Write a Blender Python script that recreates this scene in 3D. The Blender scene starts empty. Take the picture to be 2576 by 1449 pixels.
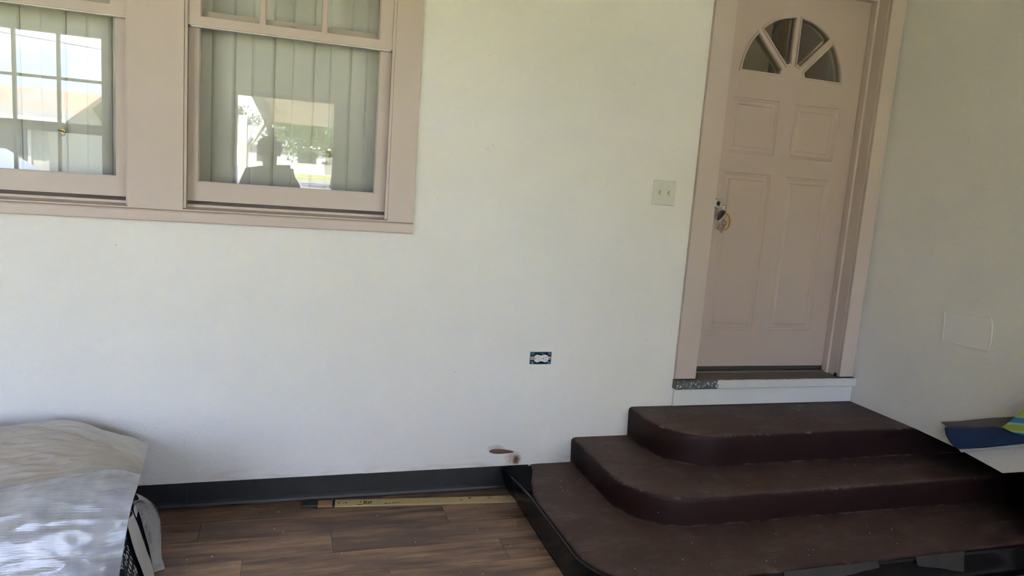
import bpy, bmesh, math, random
from mathutils import Vector, Matrix, noise
import numpy as np
random.seed(7)
scene = bpy.context.scene
col = scene.collection
PI = math.pi

# ------------------------------------------------------------------ camera
yaw, pitch, roll = math.radians(17.907), math.radians(-8.179), math.radians(4.245)
fw = Vector((math.sin(yaw)*math.cos(pitch), math.cos(yaw)*math.cos(pitch), math.sin(pitch)))
r0 = Vector((math.cos(yaw), -math.sin(yaw), 0)); u0 = r0.cross(fw)
rt = r0*math.cos(roll) + u0*math.sin(roll); up = -r0*math.sin(roll) + u0*math.cos(roll)
CAM = Vector((0, -2.95, 1.375))
cam_d = bpy.data.cameras.new('camera'); cam_d.sensor_width = 36; cam_d.lens = 25.01; cam_d.clip_start = 0.02; cam_d.clip_end = 400
cam = bpy.data.objects.new('camera', cam_d); col.objects.link(cam)
CM = Matrix(((rt.x, up.x, -fw.x, CAM.x), (rt.y, up.y, -fw.y, CAM.y), (rt.z, up.z, -fw.z, CAM.z), (0, 0, 0, 1)))
cam.matrix_world = CM
scene.camera = cam

# ------------------------------------------------------------------ world, sun, exposure
SKY = 6.0
world = bpy.data.worlds.new('world'); scene.world = world; world.use_nodes = True
nt = world.node_tree; nt.nodes.clear()
def N(t, **k):
    n = nt.nodes.new(t)
    for a, b in k.items(): setattr(n, a, b)
    return n
wo = N('ShaderNodeOutputWorld'); bg = N('ShaderNodeBackground'); bg.inputs['Strength'].default_value = SKY
tc = N('ShaderNodeTexCoord'); sep = N('ShaderNodeSeparateXYZ'); nt.links.new(tc.outputs['Generated'], sep.inputs[0])
cr = N('ShaderNodeValToRGB'); nt.links.new(sep.outputs['Z'], cr.inputs[0])
cr.color_ramp.elements[0].position = 0.0; cr.color_ramp.elements[0].color = (0.52, 0.67, 1.0, 1)
cr.color_ramp.elements[1].position = 0.55; cr.color_ramp.elements[1].color = (0.24, 0.39, 0.88, 1)
mp = N('ShaderNodeMapping'); mp.inputs['Scale'].default_value = (1, 1, 2.4); nt.links.new(tc.outputs['Generated'], mp.inputs[0])
nz = N('ShaderNodeTexNoise'); nz.inputs['Scale'].default_value = 3.2; nz.inputs['Detail'].default_value = 7; nz.inputs['Roughness'].default_value = 0.55
nt.links.new(mp.outputs[0], nz.inputs['Vector'])
c2 = N('ShaderNodeValToRGB'); nt.links.new(nz.outputs['Fac'], c2.inputs[0])
c2.color_ramp.elements[0].position = 0.47; c2.color_ramp.elements[1].position = 0.63
mx = N('ShaderNodeMixRGB'); nt.links.new(c2.outputs['Color'], mx.inputs[0]); nt.links.new(cr.outputs['Color'], mx.inputs[1])
mx.inputs[2].default_value = (0.98, 0.98, 1.0, 1)
nt.links.new(mx.outputs[0], bg.inputs['Color']); nt.links.new(bg.outputs[0], wo.inputs['Surface'])

sun_d = bpy.data.lights.new('sun', 'SUN'); sun_d.energy = 29; sun_d.angle = math.radians(0.6); sun_d.color = (1.0, 0.91, 0.72)
sun = bpy.data.objects.new('sun', sun_d); col.objects.link(sun)
sd = Vector((0.25, -0.62, -0.95)).normalized()          # from behind the house, over the roof
sun.rotation_euler = sd.to_track_quat('-Z', 'Y').to_euler()

scene.view_settings.view_transform = 'Standard'; scene.view_settings.look = 'None'
scene.view_settings.gamma = 1.0; scene.view_settings.use_curve_mapping = False
scene.view_settings.exposure = 1.70
scene.cycles.max_bounces = 7; scene.cycles.diffuse_bounces = 4; scene.cycles.transparent_max_bounces = 12
scene.cycles.use_adaptive_sampling = True; scene.cycles.adaptive_threshold = 0.03; scene.cycles.adaptive_min_samples = 24
scene.cycles.glossy_bounces = 3; scene.cycles.caustics_reflective = False; scene.cycles.caustics_refractive = False
scene.cycles.sample_clamp_indirect = 12; scene.cycles.use_light_tree = False

# ------------------------------------------------------------------ helpers
MATS = {}
class NB:
    """small node builder"""
    def __init__(s, m): s.t = m.node_tree
    def n(s, typ, ins=None, **k):
        nd = s.t.nodes.new(typ)
        for a, b in k.items(): setattr(nd, a, b)
        for a, b in (ins or {}).items():
            if isinstance(b, bpy.types.NodeSocket): s.t.links.new(b, nd.inputs[a])
            else: nd.inputs[a].default_value = b
        return nd
    def ramp(s, fac, stops):
        nd = s.t.nodes.new('ShaderNodeValToRGB'); s.t.links.new(fac, nd.inputs[0])
        e = nd.color_ramp.elements
        while len(e) < len(stops): e.new(0.5)
        for i, (p, c) in enumerate(stops):
            e[i].position = p; e[i].color = (c, c, c, 1) if isinstance(c, (int, float)) else (*c, 1)
        return nd.outputs['Color']
    def mix(s, fac, a, b, mode='MIX'):
        nd = s.t.nodes.new('ShaderNodeMixRGB'); nd.blend_type = mode
        for i, v in enumerate((fac, a, b)):
            if isinstance(v, bpy.types.NodeSocket): s.t.links.new(v, nd.inputs[i])
            elif i == 0: nd.inputs[0].default_value = v
            else: nd.inputs[i].default_value = (*v, 1)
        return nd.outputs[0]
    def noise(s, vec, scale, detail=4, rough=0.5):
        return s.n('ShaderNodeTexNoise', {'Vector': vec, 'Scale': scale, 'Detail': detail, 'Roughness': rough}).outputs['Fac']
    def obj(s): return s.n('ShaderNodeTexCoord').outputs['Object']
    def pos(s): return s.n('ShaderNodeNewGeometry').outputs['Position']
    def map(s, vec, scale=(1, 1, 1), loc=(0, 0, 0)):
        return s.n('ShaderNodeMapping', {'Vector': vec, 'Scale': scale, 'Location': loc}).outputs[0]
    def math(s, op, a, b=0.0, clamp=False):
        nd = s.t.nodes.new('ShaderNodeMath'); nd.operation = op; nd.use_clamp = clamp
        for i, v in enumerate((a, b)):
            if isinstance(v, bpy.types.NodeSocket): s.t.links.new(v, nd.inputs[i])
            else: nd.inputs[i].default_value = v
        return nd.outputs[0]
    def bump(s, h, strength=0.3, dist=0.002):
        return s.n('ShaderNodeBump', {'Height': h, 'Strength': strength, 'Distance': dist}).outputs[0]
    def bsdf(s, color, rough=0.5, normal=None, **k):
        nd = s.t.nodes.new('ShaderNodeBsdfPrincipled')
        for nm, v in dict({'Base Color': color, 'Roughness': rough}, **k).items():
            if isinstance(v, bpy.types.NodeSocket): s.t.links.new(v, nd.inputs[nm])
            elif isinstance(v, tuple) and len(v) == 3: nd.inputs[nm].default_value = (*v, 1)
            else: nd.inputs[nm].default_value = v
        if normal is not None: s.t.links.new(normal, nd.inputs['Normal'])
        return nd
    def out(s, sh):
        o = s.t.nodes.new('ShaderNodeOutputMaterial'); s.t.links.new(sh, o.inputs['Surface'])
def newmat(name):
    m = bpy.data.materials.new(name); m.use_nodes = True; m.node_tree.nodes.clear(); MATS[name] = m
    return m, NB(m)
def simple(name, color, rough=0.5, var=0.08, scale=30, bump=0.0, bscale=200, **k):
    m, b = newmat(name); v = b.obj()
    f = b.noise(v, scale, 4)
    dark = tuple(c*(1-var) for c in color); lite = tuple(min(1, c*(1+var)) for c in color)
    c = b.mix(f, dark, lite)
    nm = b.bump(b.noise(v, bscale, 3), bump, 0.002) if bump else None
    b.out(b.bsdf(c, rough, nm, **k).outputs[0]); return m

def link(name, me, mat=None, parent=None, loc=None):
    o = bpy.data.objects.new(name, me); col.objects.link(o)
    if mat is not None and me is not None and not me.materials: me.materials.append(MATS[mat] if isinstance(mat, str) else mat)
    if parent is not None: o.parent = parent
    if loc is not None: o.location = loc
    return o
def empty(name, loc=(0, 0, 0)):
    o = bpy.data.objects.new(name, None); col.objects.link(o); o.location = loc; o.empty_display_size = 0.05; return o
def tag(o, label=None, cat=None, group=None, kind=None):
    if label: o['label'] = label
    if cat: o['category'] = cat
    if group: o['group'] = group
    if kind: o['kind'] = kind
    return o
def bm_mesh(bm, name='mesh', smooth=False):
    bmesh.ops.recalc_face_normals(bm, faces=bm.faces)
    me = bpy.data.meshes.new(name); bm.to_mesh(me); bm.free()
    if smooth:
        for p in me.polygons: p.use_smooth = True
    return me
def box_bm(bm, x0, x1, y0, y1, z0, z1, bev=0.0):
    r = bmesh.ops.create_cube(bm, size=1.0)
    vs = r['verts']
    for v in vs:
        v.co = Vector(((x0+x1)/2 + v.co.x*(x1-x0), (y0+y1)/2 + v.co.y*(y1-y0), (z0+z1)/2 + v.co.z*(z1-z0)))
    if bev:
        es = list({e for v in vs for e in v.link_edges})
        bmesh.ops.bevel(bm, geom=es, offset=bev, segments=2, affect='EDGES', profile=0.5)
    return bm
def box(name, mat, parent, x0, x1, y0, y1, z0, z1, bev=0.0):
    bm = bmesh.new(); box_bm(bm, min(x0, x1), max(x0, x1), min(y0, y1), max(y0, y1), min(z0, z1), max(z0, z1), bev)
    return link(name, bm_mesh(bm, name), mat, parent)
def plate_mesh(loops, t0, t1, axis='y', name='plate'):
    """filled 2D outline with holes, extruded from t0 to t1 along axis. loops in (a,b): y-> (x,z), x-> (y,z), z-> (x,y)"""
    cu = bpy.data.curves.new('tmp', 'CURVE'); cu.dimensions = '2D'; cu.fill_mode = 'BOTH'; cu.extrude = abs(t1-t0)/2
    for lp in loops:
        s = cu.splines.new('POLY'); s.points.add(len(lp)-1); s.use_cyclic_u = True
        for i, (a, b) in enumerate(lp): s.points[i].co = (a, b, 0, 1)
    o = bpy.data.objects.new('tmp', cu); col.objects.link(o)
    dg = bpy.context.evaluated_depsgraph_get(); dg.update()
    me = bpy.data.meshes.new_from_object(o.evaluated_get(dg)); me.name = name
    bpy.data.objects.remove(o); bpy.data.curves.remove(cu)
    me.materials.clear()
    mid = (t0+t1)/2
    for v in me.vertices:
        a, b, t = v.co
        v.co = {'y': (a, mid-t, b), 'x': (mid+t, a, b), 'z': (a, b, mid+t)}[axis]
    bm = bmesh.new(); bm.from_mesh(me); bmesh.ops.remove_doubles(bm, verts=bm.verts, dist=1e-5)
    bmesh.ops.recalc_face_normals(bm, faces=bm.faces); bm.to_mesh(me); bm.free()
    for p in me.polygons: p.use_smooth = False
    return me
def plate(name, mat, parent, loops, t0, t1, axis='y'):
    return link(name, plate_mesh(loops, t0, t1, axis, name), mat, parent)
def rect(a0, a1, b0, b1): return [(a0, b0), (a1, b0), (a1, b1), (a0, b1)]
def tube_mesh(pts, r, seg=8, cyclic=False, name='tube', radii=None):
    bm = bmesh.new(); pts = [Vector(p) for p in pts]; n = len(pts); rings = []; prev = None
    for i, p in enumerate(pts):
        a = pts[(i-1) % n] if (cyclic or i > 0) else p; c = pts[(i+1) % n] if (cyclic or i < n-1) else p
        t = (c-a).normalized()
        if prev is None:
            prev = t.orthogonal().normalized()
        prev = (prev - t*prev.dot(t)).normalized(); q = t.cross(prev)
        rr = radii[i] if radii else r
        rings.append([bm.verts.new(p + (prev*math.cos(2*PI*k/seg) + q*math.sin(2*PI*k/seg))*rr) for k in range(seg)])
    for i in range(n if cyclic else n-1):
        A, B = rings[i], rings[(i+1) % n]
        for k in range(seg): bm.faces.new((A[k], A[(k+1) % seg], B[(k+1) % seg], B[k]))
    if not cyclic:
        bm.faces.new(rings[0]); bm.faces.new(rings[-1])
    return bm_mesh(bm, name, True)
def ring_pts(c, ra, rb, ax, ay, n=28):
    c = Vector(c); ax = Vector(ax); ay = Vector(ay)
    return [c + ax*ra*math.cos(2*PI*i/n) + ay*rb*math.sin(2*PI*i/n) for i in range(n)]
def loft(loops, close_first=False, close_last=True, smooth=False, name='loft', cyclic=True):
    bm = bmesh.new(); R = [[bm.verts.new(p) for p in lp] for lp in loops]; n = len(R[0])
    for A, B in zip(R, R[1:]):
        for k in range(n if cyclic else n-1): bm.faces.new((A[k], A[(k+1) % n], B[(k+1) % n], B[k]))
    if close_first: bm.faces.new(R[0])
    if close_last: bm.faces.new(R[-1])
    return bm_mesh(bm, name, smooth)
def grid_surface(name, rows, mat, parent=None, sub=3, wrinkle=0.0, wscale=8.0, thick=0.0, fn=None):
    """smooth surface through rows of control points"""
    P = np.array(rows, float)
    def cr1(A, m):
        n = A.shape[0]; out = []
        Ae = np.concatenate([[2*A[0]-A[1]], A, [2*A[-1]-A[-2]]])
        for i in range(n-1):
            for k in range(m):
                t = k/m; p0, p1, p2, p3 = Ae[i], Ae[i+1], Ae[i+2], Ae[i+3]
                out.append(0.5*((2*p1)+(-p0+p2)*t+(2*p0-5*p1+4*p2-p3)*t*t+(-p0+3*p1-3*p2+p3)*t**3))
        out.append(A[-1]); return np.array(out)
    m = 2**sub
    Q = cr1(P, m); Q = np.transpose(cr1(np.transpose(Q, (1, 0, 2)), m), (1, 0, 2))
    bm = bmesh.new(); V = []
    for r in Q:
        row = []
        for c in r:
            p = Vector(c)
            if fn: p = fn(p)
            if wrinkle:
                q = Vector((p.x*wscale, p.y*wscale*2.2, p.z*wscale*2.2))
                p = p + Vector((0.15, -0.5, 0.85))*wrinkle*(noise.noise(q) + 0.5*noise.noise(q*2.3) + 0.6*(0.5-abs(noise.noise(q*1.4+Vector((5, 2, 1))))*2))
            row.append(bm.verts.new(p))
        V.append(row)
    for A, B in zip(V, V[1:]):
        for k in range(len(A)-1): bm.faces.new((A[k], A[k+1], B[k+1], B[k]))
    me = bm_mesh(bm, name, True)
    o = link(name, me, mat, parent)
    if thick:
        md = o.modifiers.new('solid', 'SOLIDIFY'); md.thickness = thick; md.offset = 0
    return o
def cyl(name, mat, parent, c, axis, r, h, seg=24, r2=None, bev=0.0):
    bm = bmesh.new(); bmesh.ops.create_cone(bm, cap_ends=True, segments=seg, radius1=r, radius2=r if r2 is None else r2, depth=h)
    if bev: bmesh.ops.bevel(bm, geom=[e for e in bm.edges if len(e.link_faces) == 2 and any(len(f.verts) > 4 for f in e.link_faces)], offset=bev, segments=2, affect='EDGES')
    q = Vector(axis).to_track_quat('Z', 'Y')
    for v in bm.verts: v.co = q @ v.co + Vector(c)
    me = bm_mesh(bm, name)
    for p in me.polygons: p.use_smooth = len(p.vertices) == 4
    return link(name, me, mat, parent)

# ------------------------------------------------------------------ materials
def wall_mat():
    m, b = newmat('wall_paint'); p = b.pos(); sx = b.n('ShaderNodeSeparateXYZ', {0: p})
    peel = b.noise(p, 210, 3, 0.55); lump = b.noise(p, 55, 2)
    h = b.math('ADD', b.ramp(peel, [(0.42, 0.0), (0.66, 1.0)]), b.math('MULTIPLY', lump, 0.6))
    c = b.mix(b.noise(p, 1.7, 3), (0.83, 0.812, 0.775), (0.87, 0.852, 0.815))
    # old brown showing through along the foot of the wall
    low = b.math('SUBTRACT', 1.0, b.math('MULTIPLY', b.math('SUBTRACT', sx.outputs['Z'], 0.10), 14.0), True)
    st = b.math('MULTIPLY', low, b.ramp(b.noise(b.map(p, (3, 3, 14)), 2.2, 4), [(0.5, 0.0), (0.75, 0.5)]))
    c = b.mix(st, c, (0.42, 0.27, 0.22))
    # rust brown smudges near the chipped hole
    def blob(cx, cz, rx, rz, pw=1.6):
        dx = b.math('DIVIDE', b.math('SUBTRACT', sx.outputs['X'], cx), rx); dz = b.math('DIVIDE', b.math('SUBTRACT', sx.outputs['Z'], cz), rz)
        d = b.math('ADD', b.math('MULTIPLY', dx, dx), b.math('MULTIPLY', dz, dz))
        d = b.math('ADD', d, b.math('MULTIPLY', b.math('SUBTRACT', b.noise(p, 45, 3), 0.5), 1.2))
        return b.math('SUBTRACT', 1.0, d, True)
    ym = b.math('GREATER_THAN', sx.outputs['Y'], -0.05)
    c = b.mix(b.math('MULTIPLY', ym, b.math('MULTIPLY', blob(1.02, 0.142, 0.045, 0.034), 0.6)), c, (0.33, 0.14, 0.08))
    c = b.mix(b.math('MULTIPLY', ym, blob(1.035, 0.131, 0.022, 0.028)), c, (0.16, 0.05, 0.025))
    c = b.mix(b.math('MULTIPLY', ym, b.math('MULTIPLY', blob(0.935, 0.19, 0.045, 0.022), 0.55)), c, (0.42, 0.30, 0.25))
    b.out(b.bsdf(c, 0.42, b.bump(h, 0.42, 0.0026), **{'Specular IOR Level': 0.45}).outputs[0])
wall_mat()
simple('trim_paint', (0.57, 0.478, 0.43), 0.45, 0.03, 6, 0.05, 160)
simple('door_paint', (0.50, 0.405, 0.355), 0.42, 0.03, 4, 0.03, 240)
simple('ceiling_paint', (0.87, 0.80, 0.58), 0.6, 0.03, 3)
simple('white_board', (0.74, 0.74, 0.72), 0.5, 0.04, 9, 0.12, 60)
simple('vinyl_black', (0.024, 0.025, 0.026), 0.42, 0.25, 12, 0.05, 90)
simple('vinyl_gloss', (0.010, 0.010, 0.011), 0.22, 0.25, 12, 0.05, 60)
simple('gap_shade_black', (0.006, 0.006, 0.007), 0.75, 0.2, **{'Specular IOR Level': 0.15})  # flat black standing in for the shade in the gap by the step
simple('plate_ivory', (0.69, 0.685, 0.61), 0.35, 0.02)
simple('plastic_white', (0.78, 0.75, 0.77), 0.35, 0.02)
simple('box_teal', (0.016, 0.115, 0.165), 0.45, 0.2, 60)
simple('dark', (0.012, 0.011, 0.010), 0.6)
simple('steel', (0.55, 0.54, 0.50), 0.28, 0.05, Metallic=1.0)
simple('brass', (0.38, 0.27, 0.11), 0.42, 0.15, 80, Metallic=1.0)
simple('key_bronze', (0.36, 0.20, 0.14), 0.35, 0.1, Metallic=0.9)
simple('amber', (0.46, 0.24, 0.035), 0.3, 0.08, 60)
simple('blind', (0.79, 0.775, 0.74), 0.5, 0.02, 8, 0.05, 60)
simple('interior_wall', (0.36, 0.33, 0.26), 0.7, 0.05)
simple('interior_wood', (0.16, 0.055, 0.035), 0.4, 0.2, 6)
simple('interior_dark', (0.06, 0.055, 0.045), 0.5, 0.1)
simple('ruler_yellow', (0.52, 0.41, 0.21), 0.45, 0.12, 25)
simple('ruler_wood', (0.36, 0.20, 0.09), 0.5, 0.15, 40)
simple('ink', (0.02, 0.018, 0.014), 0.6)
simple('chip', (0.60, 0.57, 0.52), 0.7, 0.15)
simple('twig', (0.33, 0.22, 0.13), 0.7, 0.15)
simple('brown_plaster', (0.20, 0.115, 0.085), 0.9, 0.25, 60, 0.5, 90)
simple('pale_sheet', (0.55, 0.53, 0.50), 0.4, 0.08, 9, 0.4, 24)
simple('navy_print', (0.008, 0.022, 0.036), 0.38, 0.2, 10, 0.2, 18)
simple('print_white', (0.66, 0.66, 0.64), 0.5, 0.05)
simple('fold_white', (0.60, 0.575, 0.55), 0.4, 0.06, 14, 0.5, 26)
simple('cardboard', (0.34, 0.24, 0.15), 0.8, 0.1)
simple('towel_blue', (0.014, 0.040, 0.115), 0.75, 0.25, 22, 0.4, 120)
simple('towel_grey', (0.15, 0.145, 0.14), 0.8, 0.1, 18, 0.3, 120)
simple('torn_grey', (0.042, 0.038, 0.033), 0.8, 0.3, 20, 0.3, 120)
simple('towel_hem', (0.52, 0.56, 0.60), 0.7, 0.06)
simple('asphalt', (0.32, 0.30, 0.28), 0.9, 0.1, 1)
simple('concrete_pale', (0.58, 0.52, 0.46), 0.9, 0.08, 0.8)
simple('siding_white', (0.80, 0.80, 0.80), 0.6, 0.03)
simple('siding_grey', (0.42, 0.42, 0.42), 0.7, 0.05)
simple('roof_grey', (0.30, 0.29, 0.29), 0.9, 0.15, 3)
def rust_mat():
    m, b = newmat('roof_rust'); v = b.pos()
    c = b.mix(b.ramp(b.noise(v, 0.6, 4), [(0.50, 0.0), (0.58, 1.0)]), (0.26, 0.255, 0.25), (0.46, 0.27, 0.18))
    b.out(b.bsdf(c, 0.85).outputs[0])
rust_mat()
simple('carport_beige', (0.62, 0.52, 0.42), 0.6, 0.05)
simple('timber_white', (0.70, 0.64, 0.58), 0.6, 0.05)
simple('timber_dark', (0.09, 0.09, 0.095), 0.6, 0.1)
simple('bin_blue', (0.02, 0.12, 0.50), 0.5, 0.05)
simple('bark', (0.12, 0.085, 0.06), 0.9, 0.3, 6)
simple('leaf', (0.10, 0.17, 0.055), 0.6, 0.45, 1.5)
simple('glass_far', (0.06, 0.07, 0.08), 0.15, 0.1)
simple('car_white', (0.40, 0.45, 0.52), 0.25, 0.02)
simple('tyre', (0.02, 0.02, 0.02), 0.8)
simple('skin', (0.36, 0.20, 0.14), 0.55, 0.05)
simple('hair', (0.014, 0.011, 0.010), 0.6, 0.3, 40, 0.8, 60)
simple('shirt', (0.035, 0.038, 0.045), 0.85, 0.1, 20, 0.3, 200)
simple('trousers', (0.05, 0.06, 0.09), 0.85, 0.1, 20)
simple('shoe', (0.03, 0.03, 0.03), 0.6)
simple('phone_black', (0.012, 0.012, 0.014), 0.25)
simple('patch_paint', (0.85, 0.835, 0.815), 0.40, 0.01, 10, 0.35, 90)
simple('front_wall_paint', (0.82, 0.81, 0.78), 0.6, 0.03)

def glass_mat(name, refl, tint=(0.93, 0.95, 0.94)):
    m, b = newmat(name)
    fr = b.n('ShaderNodeFresnel', {'IOR': 1.5}).outputs[0]
    fac = b.math('MULTIPLY', fr, refl, True)
    tr = b.n('ShaderNodeBsdfTransparent', {'Color': (*tint, 1)}); gl = b.n('ShaderNodeBsdfGlossy', {'Roughness': 0.0, 'Color': (1, 1, 1, 1)})
    mixn = b.n('ShaderNodeMixShader', {0: fac, 1: tr.outputs[0], 2: gl.outputs[0]}); b.out(mixn.outputs[0])
glass_mat('glass', 0.88, (0.97, 0.98, 0.97))
glass_mat('glass_door', 1.0, (0.85, 0.85, 0.82))
glass_mat('glass_clear', 1.0, (0.96, 0.97, 0.97))

def wood_mat():
    m, b = newmat('plank_wood'); oi = b.n('ShaderNodeObjectInfo')
    rnd = oi.outputs['Random']; v = b.obj()
    off = b.n('ShaderNodeCombineXYZ', {0: b.math('MULTIPLY', rnd, 37.0), 1: b.math('MULTIPLY', rnd, 11.0), 2: 0.0}).outputs[0]
    vv = b.n('ShaderNodeVectorMath', {0: v, 1: off}).outputs[0]
    warp = b.noise(b.map(vv, (1.5, 5, 1)), 1.3, 4, 0.6)
    g = b.noise(b.map(vv, (1.2, 9, 1)), 1.6, 8, 0.66)
    fine = b.noise(b.map(vv, (7, 150, 1)), 1.0, 5, 0.75)
    c = b.mix(b.ramp(g, [(0.38, 0.0), (0.60, 1.0)]), (0.105, 0.062, 0.043), (0.40, 0.245, 0.148))
    c = b.mix(b.ramp(warp, [(0.48, 0.0), (0.62, 0.75)]), c, (0.125, 0.082, 0.067))
    knot = b.n('ShaderNodeTexVoronoi', {'Vector': b.map(vv, (2.2, 9, 1)), 'Scale': 1.0}).outputs['Distance']
    c = b.mix(b.ramp(knot, [(0.0, 0.9), (0.13, 0.0)]), c, (0.03, 0.018, 0.013))
    c = b.mix(b.math('MULTIPLY', b.ramp(b.noise(b.map(vv, (1.1, 7, 1), (4, 4, 0)), 1.3, 2), [(0.58, 0.0), (0.72, 1.0)]), 0.45), c, (0.27, 0.115, 0.06))
    c = b.mix(b.math('MULTIPLY', b.ramp(fine, [(0.45, 0.0), (0.75, 1.0)]), 0.45), c, (0.10, 0.064, 0.048))
    br = b.n('ShaderNodeHueSaturation', {'Color': c, 'Value': b.math('ADD', b.math('MULTIPLY', rnd, 0.7), 0.66), 'Saturation': 1.0, 'Hue': 0.5, 'Fac': 1.0}).outputs[0]
    b.out(b.bsdf(br, b.math('ADD', b.math('MULTIPLY', fine, 0.25), 0.33), b.bump(fine, 0.12, 0.0008)).outputs[0])
wood_mat()
def step_mat():
    m, b = newmat('step_paint'); p = b.pos()
    geo = b.n('ShaderNodeNewGeometry'); nz_ = b.n('ShaderNodeSeparateXYZ', {0: geo.outputs['Normal']}).outputs['Z']
    base = b.mix(b.noise(p, 5, 4), (0.016, 0.005, 0.005), (0.030, 0.0098, 0.009))
    dust = b.mix(b.noise(p, 7, 5, 0.6), (0.050, 0.028, 0.023), (0.105, 0.068, 0.057))
    up_ = b.ramp(nz_, [(0.55, 0.0), (0.98, 1.0)])
    c = b.mix(up_, base, dust)
    # scuffs and grey dust
    sc = b.ramp(b.noise(b.map(p, (2.0, 4, 4)), 2.2, 8, 0.72), [(0.50, 0.0), (0.78, 0.6)])
    c = b.mix(b.math('MULTIPLY', sc, up_), c, (0.19, 0.15, 0.135))
    chip = b.ramp(b.n('ShaderNodeTexVoronoi', {'Vector': p, 'Scale': 26.0}).outputs['Distance'], [(0.05, 1.0), (0.085, 0.0)])
    c = b.mix(b.math('MULTIPLY', b.math('MULTIPLY', chip, b.ramp(b.noise(p, 9, 2), [(0.55, 0.0), (0.62, 1.0)])), 0.6), c, (0.30, 0.26, 0.24))
    zz = b.n('ShaderNodeSeparateXYZ', {0: p}).outputs['Z']
    # dust collected where each riser meets the tread below, and paint knocked off the noses
    for z_ in (0.110, 0.232):
        d = b.math('SUBTRACT', 1.0, b.math('MULTIPLY', b.math('ABSOLUTE', b.math('SUBTRACT', zz, z_)), 130.0), True)
        side = b.math('SUBTRACT', 1.0, up_, True)
        c = b.mix(b.math('MULTIPLY', b.math('MULTIPLY', d, side), b.ramp(b.noise(p, 14, 4), [(0.42, 0.0), (0.66, 0.75)])), c, (0.13, 0.11, 0.10))
    for z_ in (0.103, 0.225, 0.3665):
        d = b.math('SUBTRACT', 1.0, b.math('MULTIPLY', b.math('ABSOLUTE', b.math('SUBTRACT', zz, z_)), 160.0), True)
        c = b.mix(b.math('MULTIPLY', d, b.ramp(b.noise(p, 16, 6, 0.7), [(0.56, 0.0), (0.66, 0.8)])), c, (0.22, 0.17, 0.15))
    b.out(b.bsdf(c, 0.6, b.bump(b.noise(p, 60, 5), 0.35, 0.003), **{'Specular IOR Level': 0.3}).outputs[0])
step_mat()
def sill_mat():
    m, b = newmat('worn_sill'); p = b.pos(); s = b.n('ShaderNodeSeparateXYZ', {0: p})
    wob = b.math('MULTIPLY', b.math('SUBTRACT', b.noise(b.map(p, (7, 7, 7)), 3.0, 5, 0.65), 0.5), 0.035)
    # white paint lapped over the front lip, grey-green porch paint further in
    edge = b.math('GREATER_THAN', b.math('ADD', s.outputs['Y'], wob), -0.026)
    c = b.mix(b.noise(b.map(p, (6, 40, 6)), 2.0, 4), (0.085, 0.080, 0.065), (0.16, 0.145, 0.115))
    c = b.mix(b.ramp(b.noise(b.map(p, (5, 30, 5), (3, 1, 0)), 2, 4), [(0.58, 0.0), (0.68, 0.8)]), c, (0.17, 0.105, 0.06))
    w = b.mix(b.noise(p, 12, 3), (0.60, 0.60, 0.58), (0.74, 0.74, 0.72))
    left = b.math('GREATER_THAN', 2.02, b.math('ADD', s.outputs['X'], b.math('MULTIPLY', wob, 7.0)))
    c = b.mix(edge, b.mix(left, w, b.mix(b.ramp(b.noise(p, 90, 3, 0.6), [(0.56, 0.0), (0.63, 1.0)]), (0.09, 0.10, 0.10), (0.55, 0.55, 0.53))), c)
    b.out(b.bsdf(c, 0.6, b.bump(b.noise(p, 50, 5), 0.4, 0.003)).outputs[0])
sill_mat()
def tarp_mat():
    m, b = newmat('woven_sheet'); v = b.pos()
    wv = b.math('ADD', b.n('ShaderNodeTexWave', {'Vector': b.map(v, (1, 0, 0)), 'Scale': 70.0, 'Distortion': 0.6}).outputs['Fac'],
                b.n('ShaderNodeTexWave', {'Vector': b.map(v, (0, 1, 0)), 'Scale': 70.0, 'Distortion': 0.6, }, bands_direction='Y').outputs['Fac'])
    c = b.mix(b.noise(b.map(v, (4, 14, 8)), 2.0, 5, 0.6), (0.45, 0.405, 0.375), (0.57, 0.525, 0.49))
    h = b.math('ADD', b.math('MULTIPLY', wv, 0.004), b.noise(b.map(v, (7, 26, 26)), 1.6, 5, 0.6))
    b.out(b.bsdf(c, 0.45, b.bump(h, 0.55, 0.008)).outputs[0])
tarp_mat()
def film_mat():
    m, b = newmat('plastic_film'); v = b.pos()
    h = b.math('ADD', b.noise(b.map(v, (5, 30, 42)), 1.3, 5, 0.65), b.math('MULTIPLY', b.n('ShaderNodeTexWave', {'Vector': v, 'Scale': 55.0, 'Distortion': 3.0, 'Detail': 2.0}, bands_direction='Z').outputs['Fac'], 0.05))
    nm = b.bump(h, 0.32, 0.012)
    c = b.mix(b.noise(b.map(v, (9, 20, 20)), 1.5, 4), (0.44, 0.455, 0.50), (0.58, 0.59, 0.62))
    p1 = b.bsdf(c, 0.20, nm, **{'Specular IOR Level': 0.9, 'Coat Weight': 0.5, 'Coat Roughness': 0.12})
    tr = b.n('ShaderNodeBsdfTransparent', {'Color': (0.85, 0.88, 0.95, 1)})
    mxn = b.n('ShaderNodeMixShader', {0: b.ramp(b.noise(b.map(v, (8, 4, 4)), 2.0, 3), [(0.35, 0.72), (0.65, 0.95)]), 1: tr.outputs[0], 2: p1.outputs[0]})
    b.out(mxn.outputs[0])
film_mat()
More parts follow.
